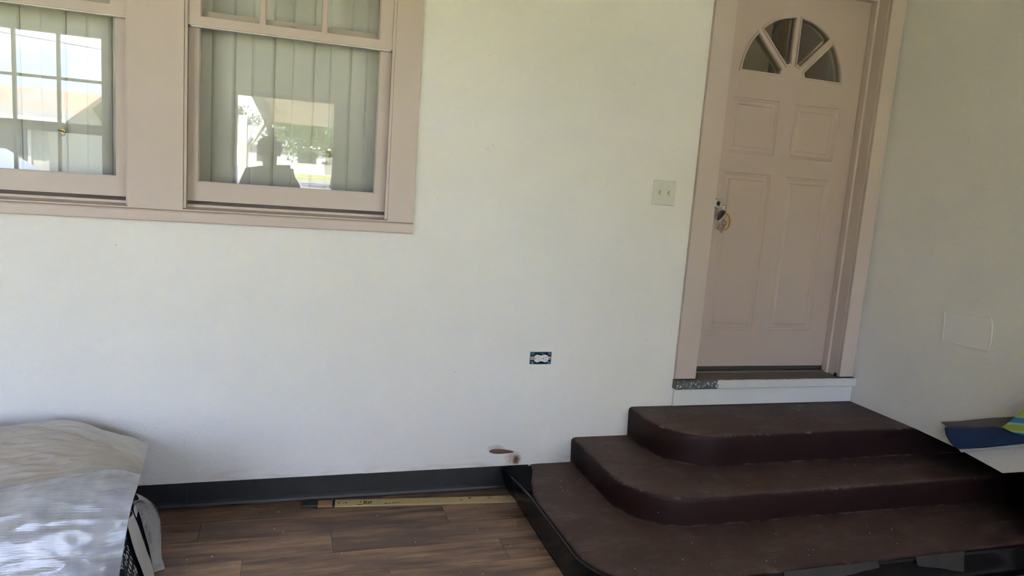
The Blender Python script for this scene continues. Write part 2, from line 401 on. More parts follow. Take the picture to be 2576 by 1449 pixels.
def bubble_mat():
    m, b = newmat('bubble_wrap'); v = b.pos()
    vo = b.n('ShaderNodeTexVoronoi', {'Vector': v, 'Scale': 90.0}).outputs['Distance']
    nm = b.bump(b.math('ADD', b.math('MULTIPLY', b.math('MULTIPLY', vo, vo), -1.0), b.math('MULTIPLY', b.noise(v, 26, 2), 1.2)), 0.38, 0.010)
    p1 = b.bsdf((0.58, 0.58, 0.58), 0.12, nm, **{'Specular IOR Level': 1.0, 'Coat Weight': 1.0, 'Coat Roughness': 0.05})
    tr = b.n('ShaderNodeBsdfTransparent', {'Color': (0.9, 0.9, 0.92, 1)})
    b.out(b.n('ShaderNodeMixShader', {0: 0.55, 1: tr.outputs[0], 2: p1.outputs[0]}).outputs[0])
bubble_mat()
def stripe_mat():
    m, b = newmat('stripes'); v = b.pos()
    s = b.n('ShaderNodeSeparateXYZ', {0: v}); t = b.math('FRACT', b.math('MULTIPLY', b.math('ADD', s.outputs['Z'], b.math('MULTIPLY', s.outputs['Y'], 0.25)), 16.0))
    r = b.t.nodes.new('ShaderNodeValToRGB'); r.color_ramp.interpolation = 'CONSTANT'; b.t.links.new(t, r.inputs[0])
    e = r.color_ramp.elements; e[0].position = 0; e[0].color = (0.30, 0.44, 0.05, 1); e[1].position = 0.38; e[1].color = (0.36, 0.50, 0.52, 1)
    for ps, cc in ((0.52, (0.03, 0.20, 0.38, 1)), (0.86, (0.40, 0.50, 0.40, 1))):
        x = e.new(ps); x.color = cc
    b.out(b.bsdf(r.outputs['Color'], 0.7).outputs[0])
stripe_mat()
def grass_mat():
    m, b = newmat('lawn'); v = b.pos()
    c = b.mix(b.noise(v, 1.3, 6, 0.6), (0.22, 0.24, 0.05), (0.43, 0.42, 0.12))
    b.out(b.bsdf(c, 0.9).outputs[0])
grass_mat()

# ================================================================== THE SETTING
XL, XR, YF, ZC = -3.6, 2.88, -3.80, 2.78
# back wall with the window pair, the door, and the chipped hole
win_hole = rect(-1.345, 0.405, 1.175, 2.60)
door_hole = rect(1.895, 2.80, 0.375, 2.45)
chip_hole = [(0.962+0.060*math.cos(a)*(1.0 if math.cos(a) < 0 else 1.0), 0.1745+0.0115*math.sin(a)*(1-0.35*math.cos(a))-0.004*math.cos(a)) for a in [2*PI*i/28 for i in range(28)]]
outlet_hole = rect(1.062, 1.166, 0.583, 0.641)
wall_back = plate('wall_back', 'wall_paint', None, [rect(XL-0.12, XR+0.6, -0.2, ZC), win_hole, door_hole, chip_hole, outlet_hole], 0.0, 0.14)
tag(wall_back, 'white textured wall around the windows and door', kind='structure')
# the brown raw plaster dish inside the hole
dish = [[(0.962+(x-0.962)*s, d, 0.1745+(z-0.1745)*s) for x, z in chip_hole] for s, d in ((1.06, 0.001), (0.9, 0.006), (0.6, 0.014), (0.2, 0.018))]
o = link('chipped_plaster', loft(dish, smooth=True), 'brown_plaster', wall_back)
# small nail holes and specks on the wall
for i, (x, z) in enumerate([(0.782, 1.897), (0.822, 1.537), (0.80, 1.52), (-0.031, 1.20), (1.64, 0.70), (0.60, 1.30), (1.45, 1.86), (-0.6, 1.05), (0.72, 0.55)]):
    cyl('nail_hole', 'dark', wall_back, (x, -0.0006, z), (0, 1, 0), 0.0013, 0.003, 8)

# right wall: stops level with the top tread over the side of the steps, so they run on beneath it
rw = [(0.0, 0.374), (-0.44, 0.372), (-0.668, 0.361), (-0.878, 0.338), (-0.963, 0.379), (-1.12, 0.384), (-1.12, -0.2), (YF-0.12, -0.2), (YF-0.12, ZC), (0.0, ZC)]
wall_right = plate('wall_right', 'wall_paint', None, [rw], XR, XR+0.55, 'x')
tag(wall_right, 'white textured wall right of the door', kind='structure')
# trowelled repair patch, standing a little proud
pt = [(-0.483, 0.957), (-0.60, 0.962), (-0.715, 0.966), (-0.728, 0.94), (-0.733, 0.86), (-0.728, 0.822), (-0.62, 0.818), (-0.497, 0.820)]
pc = (-0.607, 0.89)
lp = [[(XR-d, pc[0]+(y-pc[0])*s, pc[1]+(z-pc[1])*s) for y, z in pt] for s, d in ((1.0, -0.001), (0.99, 0.0022), (0.955, 0.0026), (0.93, 0.0012))]
link('repair_patch', loft(lp), 'patch_paint', wall_right)
o = box('wall_recess', 'wall_paint', None, XR+0.50, XR+0.56, -1.12, 0.0, -0.02, 0.374); tag(o, 'wall end closing the space beneath the right wall', kind='structure')

# ceiling / roof over the porch
o = box('ceiling', 'ceiling_paint', None, XL-0.25, XR+1.6, YF-0.45, 3.2, ZC, ZC+0.18); tag(o, 'pale porch ceiling', kind='structure')
# left wall, front wall behind the camera with two windows and one added for light
wl = plate('wall_left', 'front_wall_paint', None, [rect(YF-0.12, 0.0, -0.2, ZC)], XL-0.12, XL, 'x'); tag(wl, 'side wall of the porch', kind='structure')
A0, A1, AZ0, AZ1 = -3.45, -1.46, 0.30, 2.37
B0, B1, BZ0, BZ1 = -0.485, 0.435, 0.30, 2.03
C0, C1 = 0.80, 2.45  # unseen opening, added to let more daylight in
wf = plate('wall_front', 'front_wall_paint', None, [rect(XL-0.12, XR+0.55, -0.2, ZC), rect(A0, A1, AZ0, AZ1), rect(B0, B1, BZ0, BZ1), rect(C0, C1, AZ0, AZ1)], YF-0.12, YF); tag(wf, 'street side wall of the porch', kind='structure')

# floor: slab and separate planks
fl = box('floor', 'dark', None, XL-0.12, XR+0.55, YF-0.12, 0.14, -0.2, -0.012); tag(fl, 'dark wood plank floor', kind='structure')
pw, plen = 0.155, 0.946
bm = bmesh.new(); box_bm(bm, 0, plen-0.0016, -pw+0.0014, 0, -0.011, 0, 0.0); plank_me = bm_mesh(bm, 'plank')
plank_me.materials.append(MATS['plank_wood'])
offs = {0: 0.43, 1: -0.28, 2: 0.197, 3: -0.116, 4: 0.38, 5: -0.36}
def plank_piece(x0, x1, y):
    x0c, x1c = max(x0, XL), min(x1, 2.88)
    if x1c-x0c < 0.03: return
    if abs(x1c-x0c-plen) < 1e-4:
        o = bpy.data.objects.new('plank', plank_me); col.objects.link(o); o.location = (x0, y, 0); o.parent = fl
    else:
        b_ = bmesh.new(); box_bm(b_, 0, x1c-x0c-0.0016, -pw+0.0014, 0, -0.011, 0, 0.0)
        o = link('plank', bm_mesh(b_, 'plank'), 'plank_wood', fl); o.location = (x0c, y, 0)
for r in range(25):
    y = 0.010 - pw*r
    st = offs.get(r, (random.random()-0.5)*0.9)
    x = st - plen*5
    while x < XR:
        if not (x > 1.2 and y > -0.95): plank_piece(x, x+plen, y)
        x += plen

# black vinyl cove baseboard
def cove(name, x0, x1, parent, h=0.104, lift=0.0):
    prof = [(-0.0005, h), (-0.0035, h), (-0.0038, 0.026), (-0.0048, 0.014), (-0.009, 0.005), (-0.0145, 0.0022), (-0.0145, 0.0005), (-0.0005, 0.0005)]
    n = 24; loops = []
    for i in range(n+1):
        x = x0+(x1-x0)*i/n
        w = 0.0012*noise.noise(Vector((x*3, 0, 0)))
        loops.append([(x, y-abs(w)*(z/h)-0.0004, z+(lift*max(0, 1-abs(i-2)/4) if y < -0.01 else 0)+0.003*(x-0.2)*(1 if z > 0.05 else 0)) for y, z in prof])
    return link(name, loft(loops, True, True), 'vinyl_black', parent)
bb = empty('baseboard_back', (0, 0, 0)); tag(bb, 'black vinyl cove baseboard along the white wall', kind='structure')
cove('vinyl_strip', -3.55, -0.3493, bb); cove('vinyl_strip', -0.3490, 0.3388, bb, 0.1045); cove('vinyl_strip', 0.3390, 1.094, bb, 0.104)

# ------------------------------------------------------------------ windows
trim1 = empty('trim_1', (0, 0, 0)); tag(trim1, 'taupe painted casing around the pair of windows', kind='structure')
for nm, a in (('casing_board', (0.392, 0.497, -0.020, 0.0, 1.191, 2.62)), ('casing_board', (-1.425, -1.320, -0.020, 0.0, 1.191, 2.62)),
              ('mullion_board', (-0.559, -0.372, -0.020, 0.0, 1.191, 2.62)), ('head_casing', (-1.44, 0.512, -0.024, 0.0, 2.621, 2.73))):
    box(nm, 'trim_paint', trim1, *a, 0.0015)
box('mullion_post', 'trim_paint', trim1, -0.545, -0.386, 0.0005, 0.139, 1.20, 2.60)
# sill nosing with rounded front, and the sloping sill behind it
prof = [(0.0, 1.146), (-0.026, 1.147), (-0.030, 1.151), (-0.030, 1.183), (-0.027, 1.1885), (-0.022, 1.190), (0.0, 1.1905)]
link('sill_nosing', loft([[(x, y, z) for y, z in prof] for x in (-1.44, 0.4975)], True, True), 'trim_paint', trim1)
def window(nm, label, xo):
    """one double hung sash window, xo = offset of its centre line from the right hand unit"""
    w = empty(nm, (xo, 0, 1.19)); tag(w, label, kind='structure')
    def B(name, par, x0, x1, y0, y1, z0, z1, bev=0.0012, mat='trim_paint'):
        o = box(name, mat, par, x0, x1, y0, y1, z0-1.19, z1-1.19, bev); return o
    # jamb liners with stop beads
    B('jamb', w, -0.386, -0.3645, -0.008, 0.139, 1.20, 2.598); B('jamb', w, 0.3865, 0.402, -0.008, 0.139, 1.20, 2.598)
    B('stop_bead', w, -0.3722, -0.3610, -0.014, -0.0062, 1.2, 2.598); B('stop_bead', w, 0.3805, 0.3922, -0.014, -0.0062, 1.2, 2.598)
    B('head_jamb', w, -0.3645, 0.3865, -0.008, 0.139, 2.575, 2.598)
    sp = [(-0.0195, 1.1912), (-0.0195, 1.1965), (0.030, 1.205), (0.031, 1.214), (0.10, 1.224), (0.139, 1.226), (0.139, 1.1912)]
    link('sill', loft([[(x, y, z-1.19) for y, z in sp] for x in (-0.386, 0.402)], True, True), 'trim_paint', w)
    # lower sash, set further back
    ls = plate('lower_sash', 'trim_paint', w, [rect(-0.3635, 0.3855, 1.228-1.19, 1.93-1.19), rect(-0.327, 0.340, 1.300-1.19, 1.892-1.19)], 0.036, 0.072)
    link('putty', plate_mesh([rect(-0.3275, 0.3405, 1.2995-1.19, 1.8925-1.19), rect(-0.3235, 0.3365, 1.3035-1.19, 1.888-1.19)], 0.046, 0.056), 'trim_paint', ls)
    box('pane', 'glass', ls, -0.327, 0.340, 0.0525, 0.0555, 1.300-1.19, 1.892-1.19)
    # upper sash in front, three lights wide and two high
    xs = (-0.319, -0.113, -0.096, 0.111, 0.128, 0.331); zs = (1.902, 2.205, 2.223, 2.525)
    holes = [rect(xs[i], xs[i+1], zs[j]-1.19, zs[j+1]-1.19) for i in (0, 2, 4) for j in (0, 2)]
    us = plate('upper_sash', 'trim_paint', w, [rect(-0.3635, 0.3855, 1.8695-1.19, 2.574-1.19)] + holes, -0.004, 0.031)
    for i in (0, 2, 4):
        for j in (0, 2):
            x0, x1, z0, z1 = xs[i], xs[i+1], zs[j]-1.19, zs[j+1]-1.19
            link('putty', plate_mesh([rect(x0-0.0005, x1+0.0005, z0-0.0005, z1+0.0005), rect(x0+0.0035, x1-0.0035, z0+0.0035, z1-0.0035)], 0.008, 0.018), 'trim_paint', us)
            box('pane', 'glass', us, x0, x1, 0.0145, 0.0175, z0, z1)
    # metal weather strip under the meeting rail
    box('weather_strip', 'blind', us, -0.355, 0.378, 0.004, 0.030, 1.8655-1.19, 1.8694-1.19)
    return w
w1 = window('window_1', 'taupe sash window nearer the door', 0.0)
w2 = window('window_2', 'taupe sash window at the left edge', -0.9450)
# the withered leaf caught on the centre light of the right window
pts = [(-0.012, 0, 0.002), (-0.006, -0.004, 0.008), (0.0, -0.003, 0.004), (0.005, -0.005, 0.010), (0.011, -0.003, 0.003), (0.018, -0.002, 0.001)]
o = link('dry_leaf', tube_mesh([(x+0.008, y-0.006, z+1.9035) for x, y, z in pts], 0.002, 6, radii=[0.001, 0.003, 0.0022, 0.0032, 0.002, 0.0008]), 'chip'); tag(o, 'shrivelled grey leaf on the middle pane of the right window', 'leaf')

# vertical blinds inside
def slat_mesh():
    bm = bmesh.new(); rows = []
    for z in (0.0, 1.42):
        f = [bm.verts.new((x, 0.0025*(1-(x/0.044)**2)*-1, z)) for x in np.linspace(-0.044, 0.044, 7)]
        k = [bm.verts.new((x, 0.0025*(1-(x/0.044)**2)*-1+0.0012, z)) for x in np.linspace(-0.044, 0.044, 7)]
        rows.append((f, k))
    (f0, k0), (f1, k1) = rows
    for i in range(6):
        bm.faces.new((f0[i], f0[i+1], f1[i+1], f1[i])); bm.faces.new((k0[i], k1[i], k1[i+1], k0[i+1]))
    bm.faces.new((f0[0], f1[0], k1[0], k0[0])); bm.faces.new((f0[6], k0[6], k1[6], f1[6]))
    bm.faces.new(f0+k0[::-1]); bm.faces.new(f1+k1[::-1])
    me = bm_mesh(bm, 'slat'); me.materials.append(MATS['blind'])
    for p in me.polygons: p.use_smooth = len(p.vertices) == 4
    return me
SL = slat_mesh()
def blinds(label, xs, latch):
    b_ = empty('vertical_blind', (sum(xs)/len(xs), 0.175, 1.13)); tag(b_, label, 'blind')
    for i, x in enumerate(xs):
        o = bpy.data.objects.new('slat', SL); col.objects.link(o); o.parent = b_
        o.location = (x-b_.location.x, 0.004*(i % 2), 0.0); o.rotation_euler = (0, 0, math.radians(-2.2 + 0.9*math.sin(i*2.1)))
    box('head_rail', 'blind', b_, min(xs)-0.06-b_.location.x, max(xs)+0.06-b_.location.x, -0.02, 0.03, 1.421, 1.46)
    x, z = latch; x -= b_.location.x; z -= 1.13
    o = cyl('brass_clip', 'brass', b_, (x, -0.018, z), (0, 1, 0), 0.010, 0.004, 14, bev=0.001)
    link('hook', tube_mesh([(x-0.014, -0.022, z+0.004), (x-0.008, -0.024, z+0.001), (x, -0.024, z), (x+0.008, -0.022, z-0.008), (x+0.004, -0.02, z-0.016), (x-0.004, -0.02, z-0.014)], 0.0028, 8), 'brass', o, None)
    return b_
blinds('pale vertical blind behind the right window, with a brass clip', [-0.405, -0.330, -0.254, -0.180, -0.105, -0.028, 0.048, 0.122, 0.195, 0.270, 0.345], (0.164, 1.453))
blinds('pale vertical blind behind the left window reflecting the sky', [-1.29, -1.215, -1.14, -1.065, -0.99, -0.912, -0.842, -0.765, -0.690, -0.615], (-0.808, 1.452))

# rooms behind the wall, only as deep as can be glimpsed
hr = empty('wall_interior', (0, 0, 0)); tag(hr, 'dim room behind the windows', kind='structure')
box('back_panel', 'interior_wall', hr, XL, 1.5, 1.5, 1.56, 0.3, ZC); box('side_panel', 'interior_wall', hr, 1.44, 1.5, 0.14, 1.5, 0.3, ZC)
box('side_panel', 'interior_wall', hr, XL-0.06, XL, 0.14, 1.56, 0.3, ZC); box('floor_panel', 'interior_dark', hr, XL-0.06, 4.25, 0.10, 3.0, 0.26, 0.32)
hl = empty('wall_hall', (0, 0, 0)); tag(hl, 'dim hall seen through the fan light', kind='structure')
box('hall_panel', 'interior_wall', hl, 1.5, 3.00, 1.2, 1.26, 0.32, ZC); box('hall_door', 'interior_wood', hl, 3.0, 4.2, 1.24, 1.30, 0.32, ZC)
box('door_stile', 'interior_dark', hl, 2.995, 3.06, 1.205, 1.239, 0.32, ZC); box('door_stile', 'interior_dark', hl, 3.50, 3.62, 1.205, 1.239, 0.32, ZC)
box('panel_bead', 'interior_wood', hl, 3.17, 3.185, 1.222, 1.239, 0.5, ZC); box('side_panel', 'interior_wall', hl, 4.14, 4.2, 0.14, 1.4, 0.32, ZC)
box('side_panel', 'interior_wall', hl, 1.5, 1.52, 0.14, 1.26, 0.32, ZC); box('front_panel', 'interior_wall', hl, XR+0.55, 4.2, 0.10, 0.14, 0.32, ZC)
fill_d = bpy.data.lights.new('hall_fill', 'POINT'); fill_d.energy = 0.8; fill_d.color = (1.0, 0.83, 0.6); fill_d.shadow_soft_size = 0.12  # unseen fill light added so the hall shows through the fan panes
fill_o = bpy.data.objects.new('hall_fill', fill_d); col.objects.link(fill_o); fill_o.location = (2.6, 0.55, 2.68)

# ------------------------------------------------------------------ door
trim2 = empty('trim_2', (0, 0, 0)); tag(trim2, 'taupe painted casing and jambs of the entry door', kind='structure')
box('casing_board', 'trim_paint', trim2, 1.807, 1.918, -0.020, 0.0, 0.511, 2.43, 0.0015)
box('casing_board', 'trim_paint', trim2, 2.782, 2.866, -0.020, 0.0, 0.511, 2.43, 0.0015)
box('head_casing', 'trim_paint', trim2, 1.80, 2.872, -0.022, 0.0, 2.431, 2.55, 0.0015)
box('jamb', 'trim_paint', trim2, 1.896, 1.920, 0.0005, 0.139, 0.511, 2.449, 0.001); box('jamb', 'trim_paint', trim2, 2.780, 2.799, 0.0005, 0.139, 0.511, 2.449, 0.001)
box('jamb', 'trim_paint', trim2, 1.9205, 2.7795, 0.0005, 0.139, 2.424, 2.449, 0.001)
box('door_stop', 'trim_paint', trim2, 2.7655, 2.7798, 0.062, 0.0985, 0.512, 2.4235, 0.001); box('door_stop', 'trim_paint', trim2, 1.9203, 1.934, 0.062, 0.0985, 0.512, 2.4235, 0.001)
box('door_stop', 'trim_paint', trim2, 1.9345, 2.765, 0.062, 0.0985, 2.408, 2.4235, 0.001)
door = empty('door_1', (2.35, 0.10, 0.541)); tag(door, 'taupe panelled entry door with a four pane fan light', kind='structure')
DX, DZ = 2.35, 0.541
FC, FZ = 2.346, 1.988
def sector(r0_, r1_, a0, a1, off, na=18):
    """sector of a fan between rays a0<a1, kept off from each ray by 'off'"""
    P = []
    s0, s1 = a0+math.asin(min(1, off/r1_)), a1-math.asin(min(1, off/r1_))
    for i in range(na+1): a = s0+(s1-s0)*i/na; P.append((FC+r1_*math.cos(a), FZ+r1_*math.sin(a)))
    s0, s1 = a0+math.asin(min(1, off/r0_)), a1-math.asin(min(1, off/r0_))
    for i in range(7): a = s1+(s0-s1)*i/6; P.append((FC+r0_*math.cos(a), FZ+r0_*math.sin(a)))
    return [(x-DX, z-DZ) for x, z in P]
SEC = [(i*PI/4, (i+1)*PI/4) for i in range(4)]
holes = [sector(0.078, 0.290, a, b_, 0.019) for a, b_ in SEC]
PAN = [(2.031, 2.296, 1.613, 1.878), (2.390, 2.654, 1.613, 1.878), (2.031, 2.296, 0.730, 1.519), (2.390, 2.654, 0.730, 1.519)]
prects = [rect(a-DX, b_-DX, c-DZ, d-DZ) for a, b_, c, d in PAN]
slab = plate('door_slab', 'door_paint', door, [rect(1.924-DX, 2.775-DX, 0.0, 2.420-DZ)] + holes + prects, 0.0, 0.044)
for a, b_, c, d in PAN:
    rings = []
    for ins, dep in ((0.0, 0.0005), (0.004, 0.006), (0.010, 0.0065), (0.014, 0.0105), (0.030, 0.0095), (0.036, 0.0045), (0.040, 0.004)):
        x0, x1, z0, z1 = a+ins-DX, b_-ins-DX, c+ins-DZ, d-ins-DZ
        rings.append([(x0, dep, z0), (x1, dep, z0), (x1, dep, z1), (x0, dep, z1)])
    link('panel', loft(rings), 'door_paint', door)
for a, b_ in SEC:
    for k, (o0, r0_, r1_, o1, rr0, rr1, d0, d1) in enumerate(((0.009, 0.066, 0.302, 0.0185, 0.0775, 0.2905, -0.004, 0.002), (0.012, 0.070, 0.2985, 0.0155, 0.074, 0.2945, -0.0065, -0.003))):
        link('glazing_bead', plate_mesh([sector(r0_, r1_, a, b_, o0), sector(rr0, rr1, a, b_, o1)], d0, d1), 'door_paint', slab)
    link('pane', plate_mesh([sector(0.0775, 0.2905, a, b_, 0.0185)], 0.009, 0.013), 'glass_door', door)
box('door_bottom_sweep', 'interior_dark', door, 1.926-DX, 2.773-DX, 0.012, 0.036, -0.028, -0.0005)
lk = cyl('lock_cylinder', 'steel', door, (2.003-DX, -0.008, 1.362-DZ), (0, 1, 0), 0.026, 0.018, 28, bev=0.003)
cyl('keyway', 'dark', lk, (2.003-DX, -0.0185, 1.362-DZ), (0, 1, 0), 0.010, 0.004, 20)
cyl('lock_collar', 'steel', lk, (2.003-DX, -0.002, 1.362-DZ), (0, 1, 0), 0.031, 0.006, 28, r2=0.027)

# threshold: worn wooden sill and white painted riser board
sill = empty('trim_3', (2.35, 0, 0.462)); tag(sill, 'worn wooden threshold with peeling grey and white paint', kind='structure')
sp = [(0.139, 0.0), (-0.036, 0.0), (-0.040, 0.006), (-0.040, 0.036), (-0.034, 0.0425), (0.02, 0.0465), (0.075, 0.050), (0.08, 0.058), (0.139, 0.058)]
lx = np.linspace(1.806-2.35, 2.8775-2.35, 40)
link('threshold_board', loft([[(x, y+0.0015*noise.noise(Vector((x*9, 3, 0))), z+0.001*noise.noise(Vector((x*7, y*20, 0)))) for y, z in sp] for x in lx], True, True), 'worn_sill', sill)
box('riser_board', 'white_board', sill, 1.812-2.35, 2.8785-2.35, -0.014, -0.0005, 0.3745-0.462, -0.0012, 0.0012)
box('jamb_bracket', 'dark', sill, 2.762-2.35, 2.772-2.35, -0.012, 0.002, 0.048, 0.066, 0.002)

# ------------------------------------------------------------------ painted concrete steps
steps = empty('entry_steps', (2.1, -0.3, 0)); tag(steps, 'dark maroon painted concrete steps with rounded corners below the door', 'steps')
def outline(x0, y0, r, xr, left=None):
    P = left[:] if left else [(x0, -0.0008)]
    if not left:
        n = int((abs(y0)-r)/0.03)
        P += [(x0, -(abs(y0)-r)*i/n) for i in range(1, n+1)]
    for i in range(1, 15):
        a = PI + (PI/2)*i/14; P.append((x0+r+r*math.cos(a), y0+r+r*math.sin(a)))
    n = int((xr-x0-r)/0.04)
    P += [(x0+r+(xr-x0-r)*i/n, y0) for i in range(1, n+1)]
    return P
def step(P, z0, z1, seed, xr):
    # inward normals for the nose rounding
    n = len(P); loops = []
    NRM = []
    for i in range(n):
        a = Vector(P[max(0, i-1)]); c = Vector(P[min(n-1, i+1)]); t = (c-a).normalized(); NRM.append(Vector((-t.y, t.x)))
    for off, z in ((0.006, z0), (0.004, z0+0.02), (0.002, z0+0.5*(z1-z0)), (0.0, z1-0.020), (0.0025, z1-0.010), (0.008, z1-0.003), (0.018, z1-0.0006), (0.034, z1)):
        lp = []
        for i, (x, y) in enumerate(P):
            w = 0.0045*noise.noise(Vector((x*6+seed, y*6, z*8))) + 0.002*noise.noise(Vector((x*25+seed, y*25, z*20)))
            f = 0.0 if (i == 0 or i == n-1) else 1.0
            q = Vector((x, y)) + NRM[i]*(off+w*f) if f else Vector((x, y))
            if i == 0: q = Vector((x+off, y))
            lp.append((q.x-2.1, min(q.y, -0.0008)+0.3, z + 0.0015*f*noise.noise(Vector((x*9, y*9, seed)))*(1 if z > z1-0.015 else 0)))
        lp += [(xr-2.1, -0.0008+0.3, z)]
        loops.append(lp)
    me = loft(loops, True, True, True); me.set_sharp_from_angle(angle=0.75)
    o = link('step', me, 'step_paint', steps)
    return o
left3 = [(1.098, -0.0008), (1.085, -0.05), (1.062, -0.12), (1.035, -0.20), (1.012, -0.29), (1.004, -0.36), (1.004, -0.45), (1.004, -0.54), (1.005, -0.62), (1.006, -0.70), (1.007, -0.76)]
P3 = left3 + [q for q in outline(1.007, -1.036, 0.26, 3.375)[1:] if q[1] < -0.775]
step(P3, 0.0, 0.108, 1.0, 3.375)
step(outline(1.300, -0.692, 0.26, 3.375), 0.1085, 0.230, 5.0, 3.375)
step(outline(1.583, -0.420, 0.24, 3.375), 0.2305, 0.3715, 9.0, 3.375)

# loose black vinyl strip round the bottom step
vs = empty('vinyl_step_strip', (1.0, -0.4, 0)); tag(vs, 'glossy black vinyl strip coming loose around the bottom step', 'strip')
top = [(0.958, -0.032, 0.105), (0.985, -0.16, 0.107), (0.996, -0.30, 0.107), (0.9975, -0.45, 0.107), (0.998, -0.60, 0.107), (0.9985, -0.74, 0.107)]
bot = [(1.012, -0.135, 0.003), (1.000, -0.24, 0.002), (0.992, -0.36, 0.0015), (0.988, -0.50, 0.0015), (0.986, -0.64, 0.0015), (0.986, -0.76, 0.0015)]
arc = [q for q in outline(1.007, -1.036, 0.26, 3.375)[1:] if q[1] < -0.775]
for i, (x, y) in enumerate(arc):
    a = Vector(arc[max(0, i-1)]); c = Vector(arc[min(len(arc)-1, i+1)]); t = (c-a).normalized(); nn = Vector((t.y, -t.x))
    top.append((x+nn.x*0.009, y+nn.y*0.009, 0.106)); bot.append((x+nn.x*0.022, y+nn.y*0.022, 0.0015))
def ribbon(name, top, bot, mat, parent, org, rows=8, toe=True):
    R = []
    for k in range(rows+1):
        t = k/rows; e = t**4 if toe else t
        R.append([(a[0]+(b_[0]-a[0])*e-org[0], a[1]+(b_[1]-a[1])*(e if i > 5 else t)-org[1], a[2]+(b_[2]-a[2])*t-org[2]) for i, (a, b_) in enumerate(zip(top, bot))])
    me = loft(R, False, False, True, name, cyclic=False)
    o = link(name, me, mat, parent); md = o.modifiers.new('solid', 'SOLIDIFY'); md.thickness = 0.003; md.offset = 0
    return o
ribbon('strip', top, bot, 'vinyl_gloss', vs, (1.0, -0.4, 0))
gap_rows = [[(0.957, -0.030, 0.1075), (1.03, -0.030, 0.109), (1.096, -0.030, 0.110)], [(0.972, -0.10, 0.108), (1.03, -0.10, 0.109), (1.080, -0.10, 0.110)], [(0.988, -0.20, 0.1085), (1.015, -0.20, 0.109), (1.040, -0.20, 0.1095)], [(0.998, -0.30, 0.1085), (1.005, -0.30, 0.109), (1.014, -0.30, 0.1095)]]
grid_surface('gap_shade_sheet', [[(x-1.0, y+0.4, z) for x, y, z in r] for r in gap_rows], 'gap_shade_black', vs, 2, 0, thick=0.0015)  # black sheet laid over the open gap in place of its shade
# torn grey backing left along the front edge
def torn(x0, x1, d0, d1, seed):
    n = 26; A = []; Bq = []
    for i in range(n+1):
        x = x0+(x1-x0)*i/n; w = 0.010*noise.noise(Vector((x*14, seed, 0)))
        A.append((x-1.0, -1.044+0.4, 0.1115)); Bq.append((x-1.0, -1.0535+0.4-0.004, 0.104-(d0+(d1-d0)*i/n)+w))
    me = loft([A, Bq], False, False, False, 'torn', cyclic=False); o = link('torn_backing', me, 'torn_grey', vs)
    md = o.modifiers.new('solid', 'SOLIDIFY'); md.thickness = 0.002; md.offset = 1
torn(1.69, 2.10, 0.055, 0.012, 3.0); torn(2.28, 2.52, 0.02, 0.07, 8.0)

# ------------------------------------------------------------------ wall fittings
sw = empty('light_switch', (1.652, 0, 1.392)); tag(sw, 'ivory double toggle switch plate beside the door', 'switch')
me = loft([[(sx*a, y, sz*b_) for sx, sz in ((-1, -1), (1, -1), (1, 1), (-1, 1))] for a, b_, y in ((0.0575, 0.0575, -0.0003), (0.0575, 0.0575, -0.003), (0.054, 0.054, -0.0065), (0.05, 0.05, -0.0072))], True, True)
pl_ = link('plate', me, 'plate_ivory', sw)
for k, x in enumerate((-0.023, 0.023)):
    tg = box('toggle', 'plate_ivory', sw, x-0.0045, x+0.0045, -0.018, -0.006, -0.003 if k else -0.004, 0.008 if k else 0.007, 0.0015)
    link('toggle_slot', plate_mesh([rect(x-0.0065, x+0.0065, -0.0125, 0.0125), rect(x-0.005, x+0.005, -0.011, 0.011)], -0.0085, -0.0071), 'interior_wall', sw)
    for z in (0.030, -0.030):
        s = cyl('screw', 'plate_ivory', sw, (x, -0.0078, z), (0, 1, 0), 0.0033, 0.0016, 12); box('slot', 'dark', s, x-0.0004, x+0.0004, -0.0089, -0.0083, z-0.0028, z+0.0028)

out = empty('power_outlet', (1.114, 0, 0.612)); tag(out, 'bare duplex outlet in a teal wall box without its cover', 'outlet')
bxm = bmesh.new()
for a in ((-0.0505, -0.0480, 0.0, 0.06, -0.0285, 0.0285), (0.0480, 0.0505, 0.0, 0.06, -0.0285, 0.0285), (-0.048, 0.048, 0.0, 0.06, -0.0285, -0.026), (-0.048, 0.048, 0.0, 0.06, 0.026, 0.0285), (-0.048, 0.048, 0.057, 0.06, -0.026, 0.026)): box_bm(bxm, *a)
bx_ = link('wall_box', bm_mesh(bxm, 'wall_box'), 'box_teal', out)
for sx, sz in ((-1, 1), (1, 1), (-1, -1), (1, -1)):
    t_ = box('ear', 'box_teal', bx_, sx*0.048, sx*0.032, -0.002, 0.010, sz*0.026, sz*0.014, 0.001); cyl('screw', 'steel', bx_, (sx*0.040, -0.003, sz*0.020), (0, 1, 0), 0.0024, 0.003, 10)
box('yoke', 'steel', out, -0.049, 0.049, -0.0012, 0.0005, -0.0075, 0.0075, 0.0003)
for sx in (-1, 1): cyl('yoke_screw', 'brass', out, (sx*0.043, -0.0025, 0.0), (0, 1, 0), 0.0036, 0.003, 12)
rc = empty('receptacle', (0, 0, 0)); rc.parent = out
def lobe(cx):
    P = []
    for i in range(36):
        a = 2*PI*i/36; x, z = 0.0175*math.cos(a), 0.0172*math.sin(a)
        P.append((cx+max(-0.0145, min(0.0145, x)), z))
    return P
for cx in (-0.0185, 0.0185):
    f = plate('receptacle_face', 'plastic_white', out, [lobe(cx)], -0.010, -0.0015)
    for z, hw in ((0.006, 0.0042), (-0.006, 0.0034)): box('slot', 'dark', f, cx+0.004-hw, cx+0.004+hw, -0.0106, -0.0098, z-0.0011, z+0.0011)
    cyl('ground_hole', 'dark', f, (cx-0.0085, -0.0102, 0.0), (0, 1, 0), 0.0025, 0.001, 12)
bpy.data.objects.remove(rc)
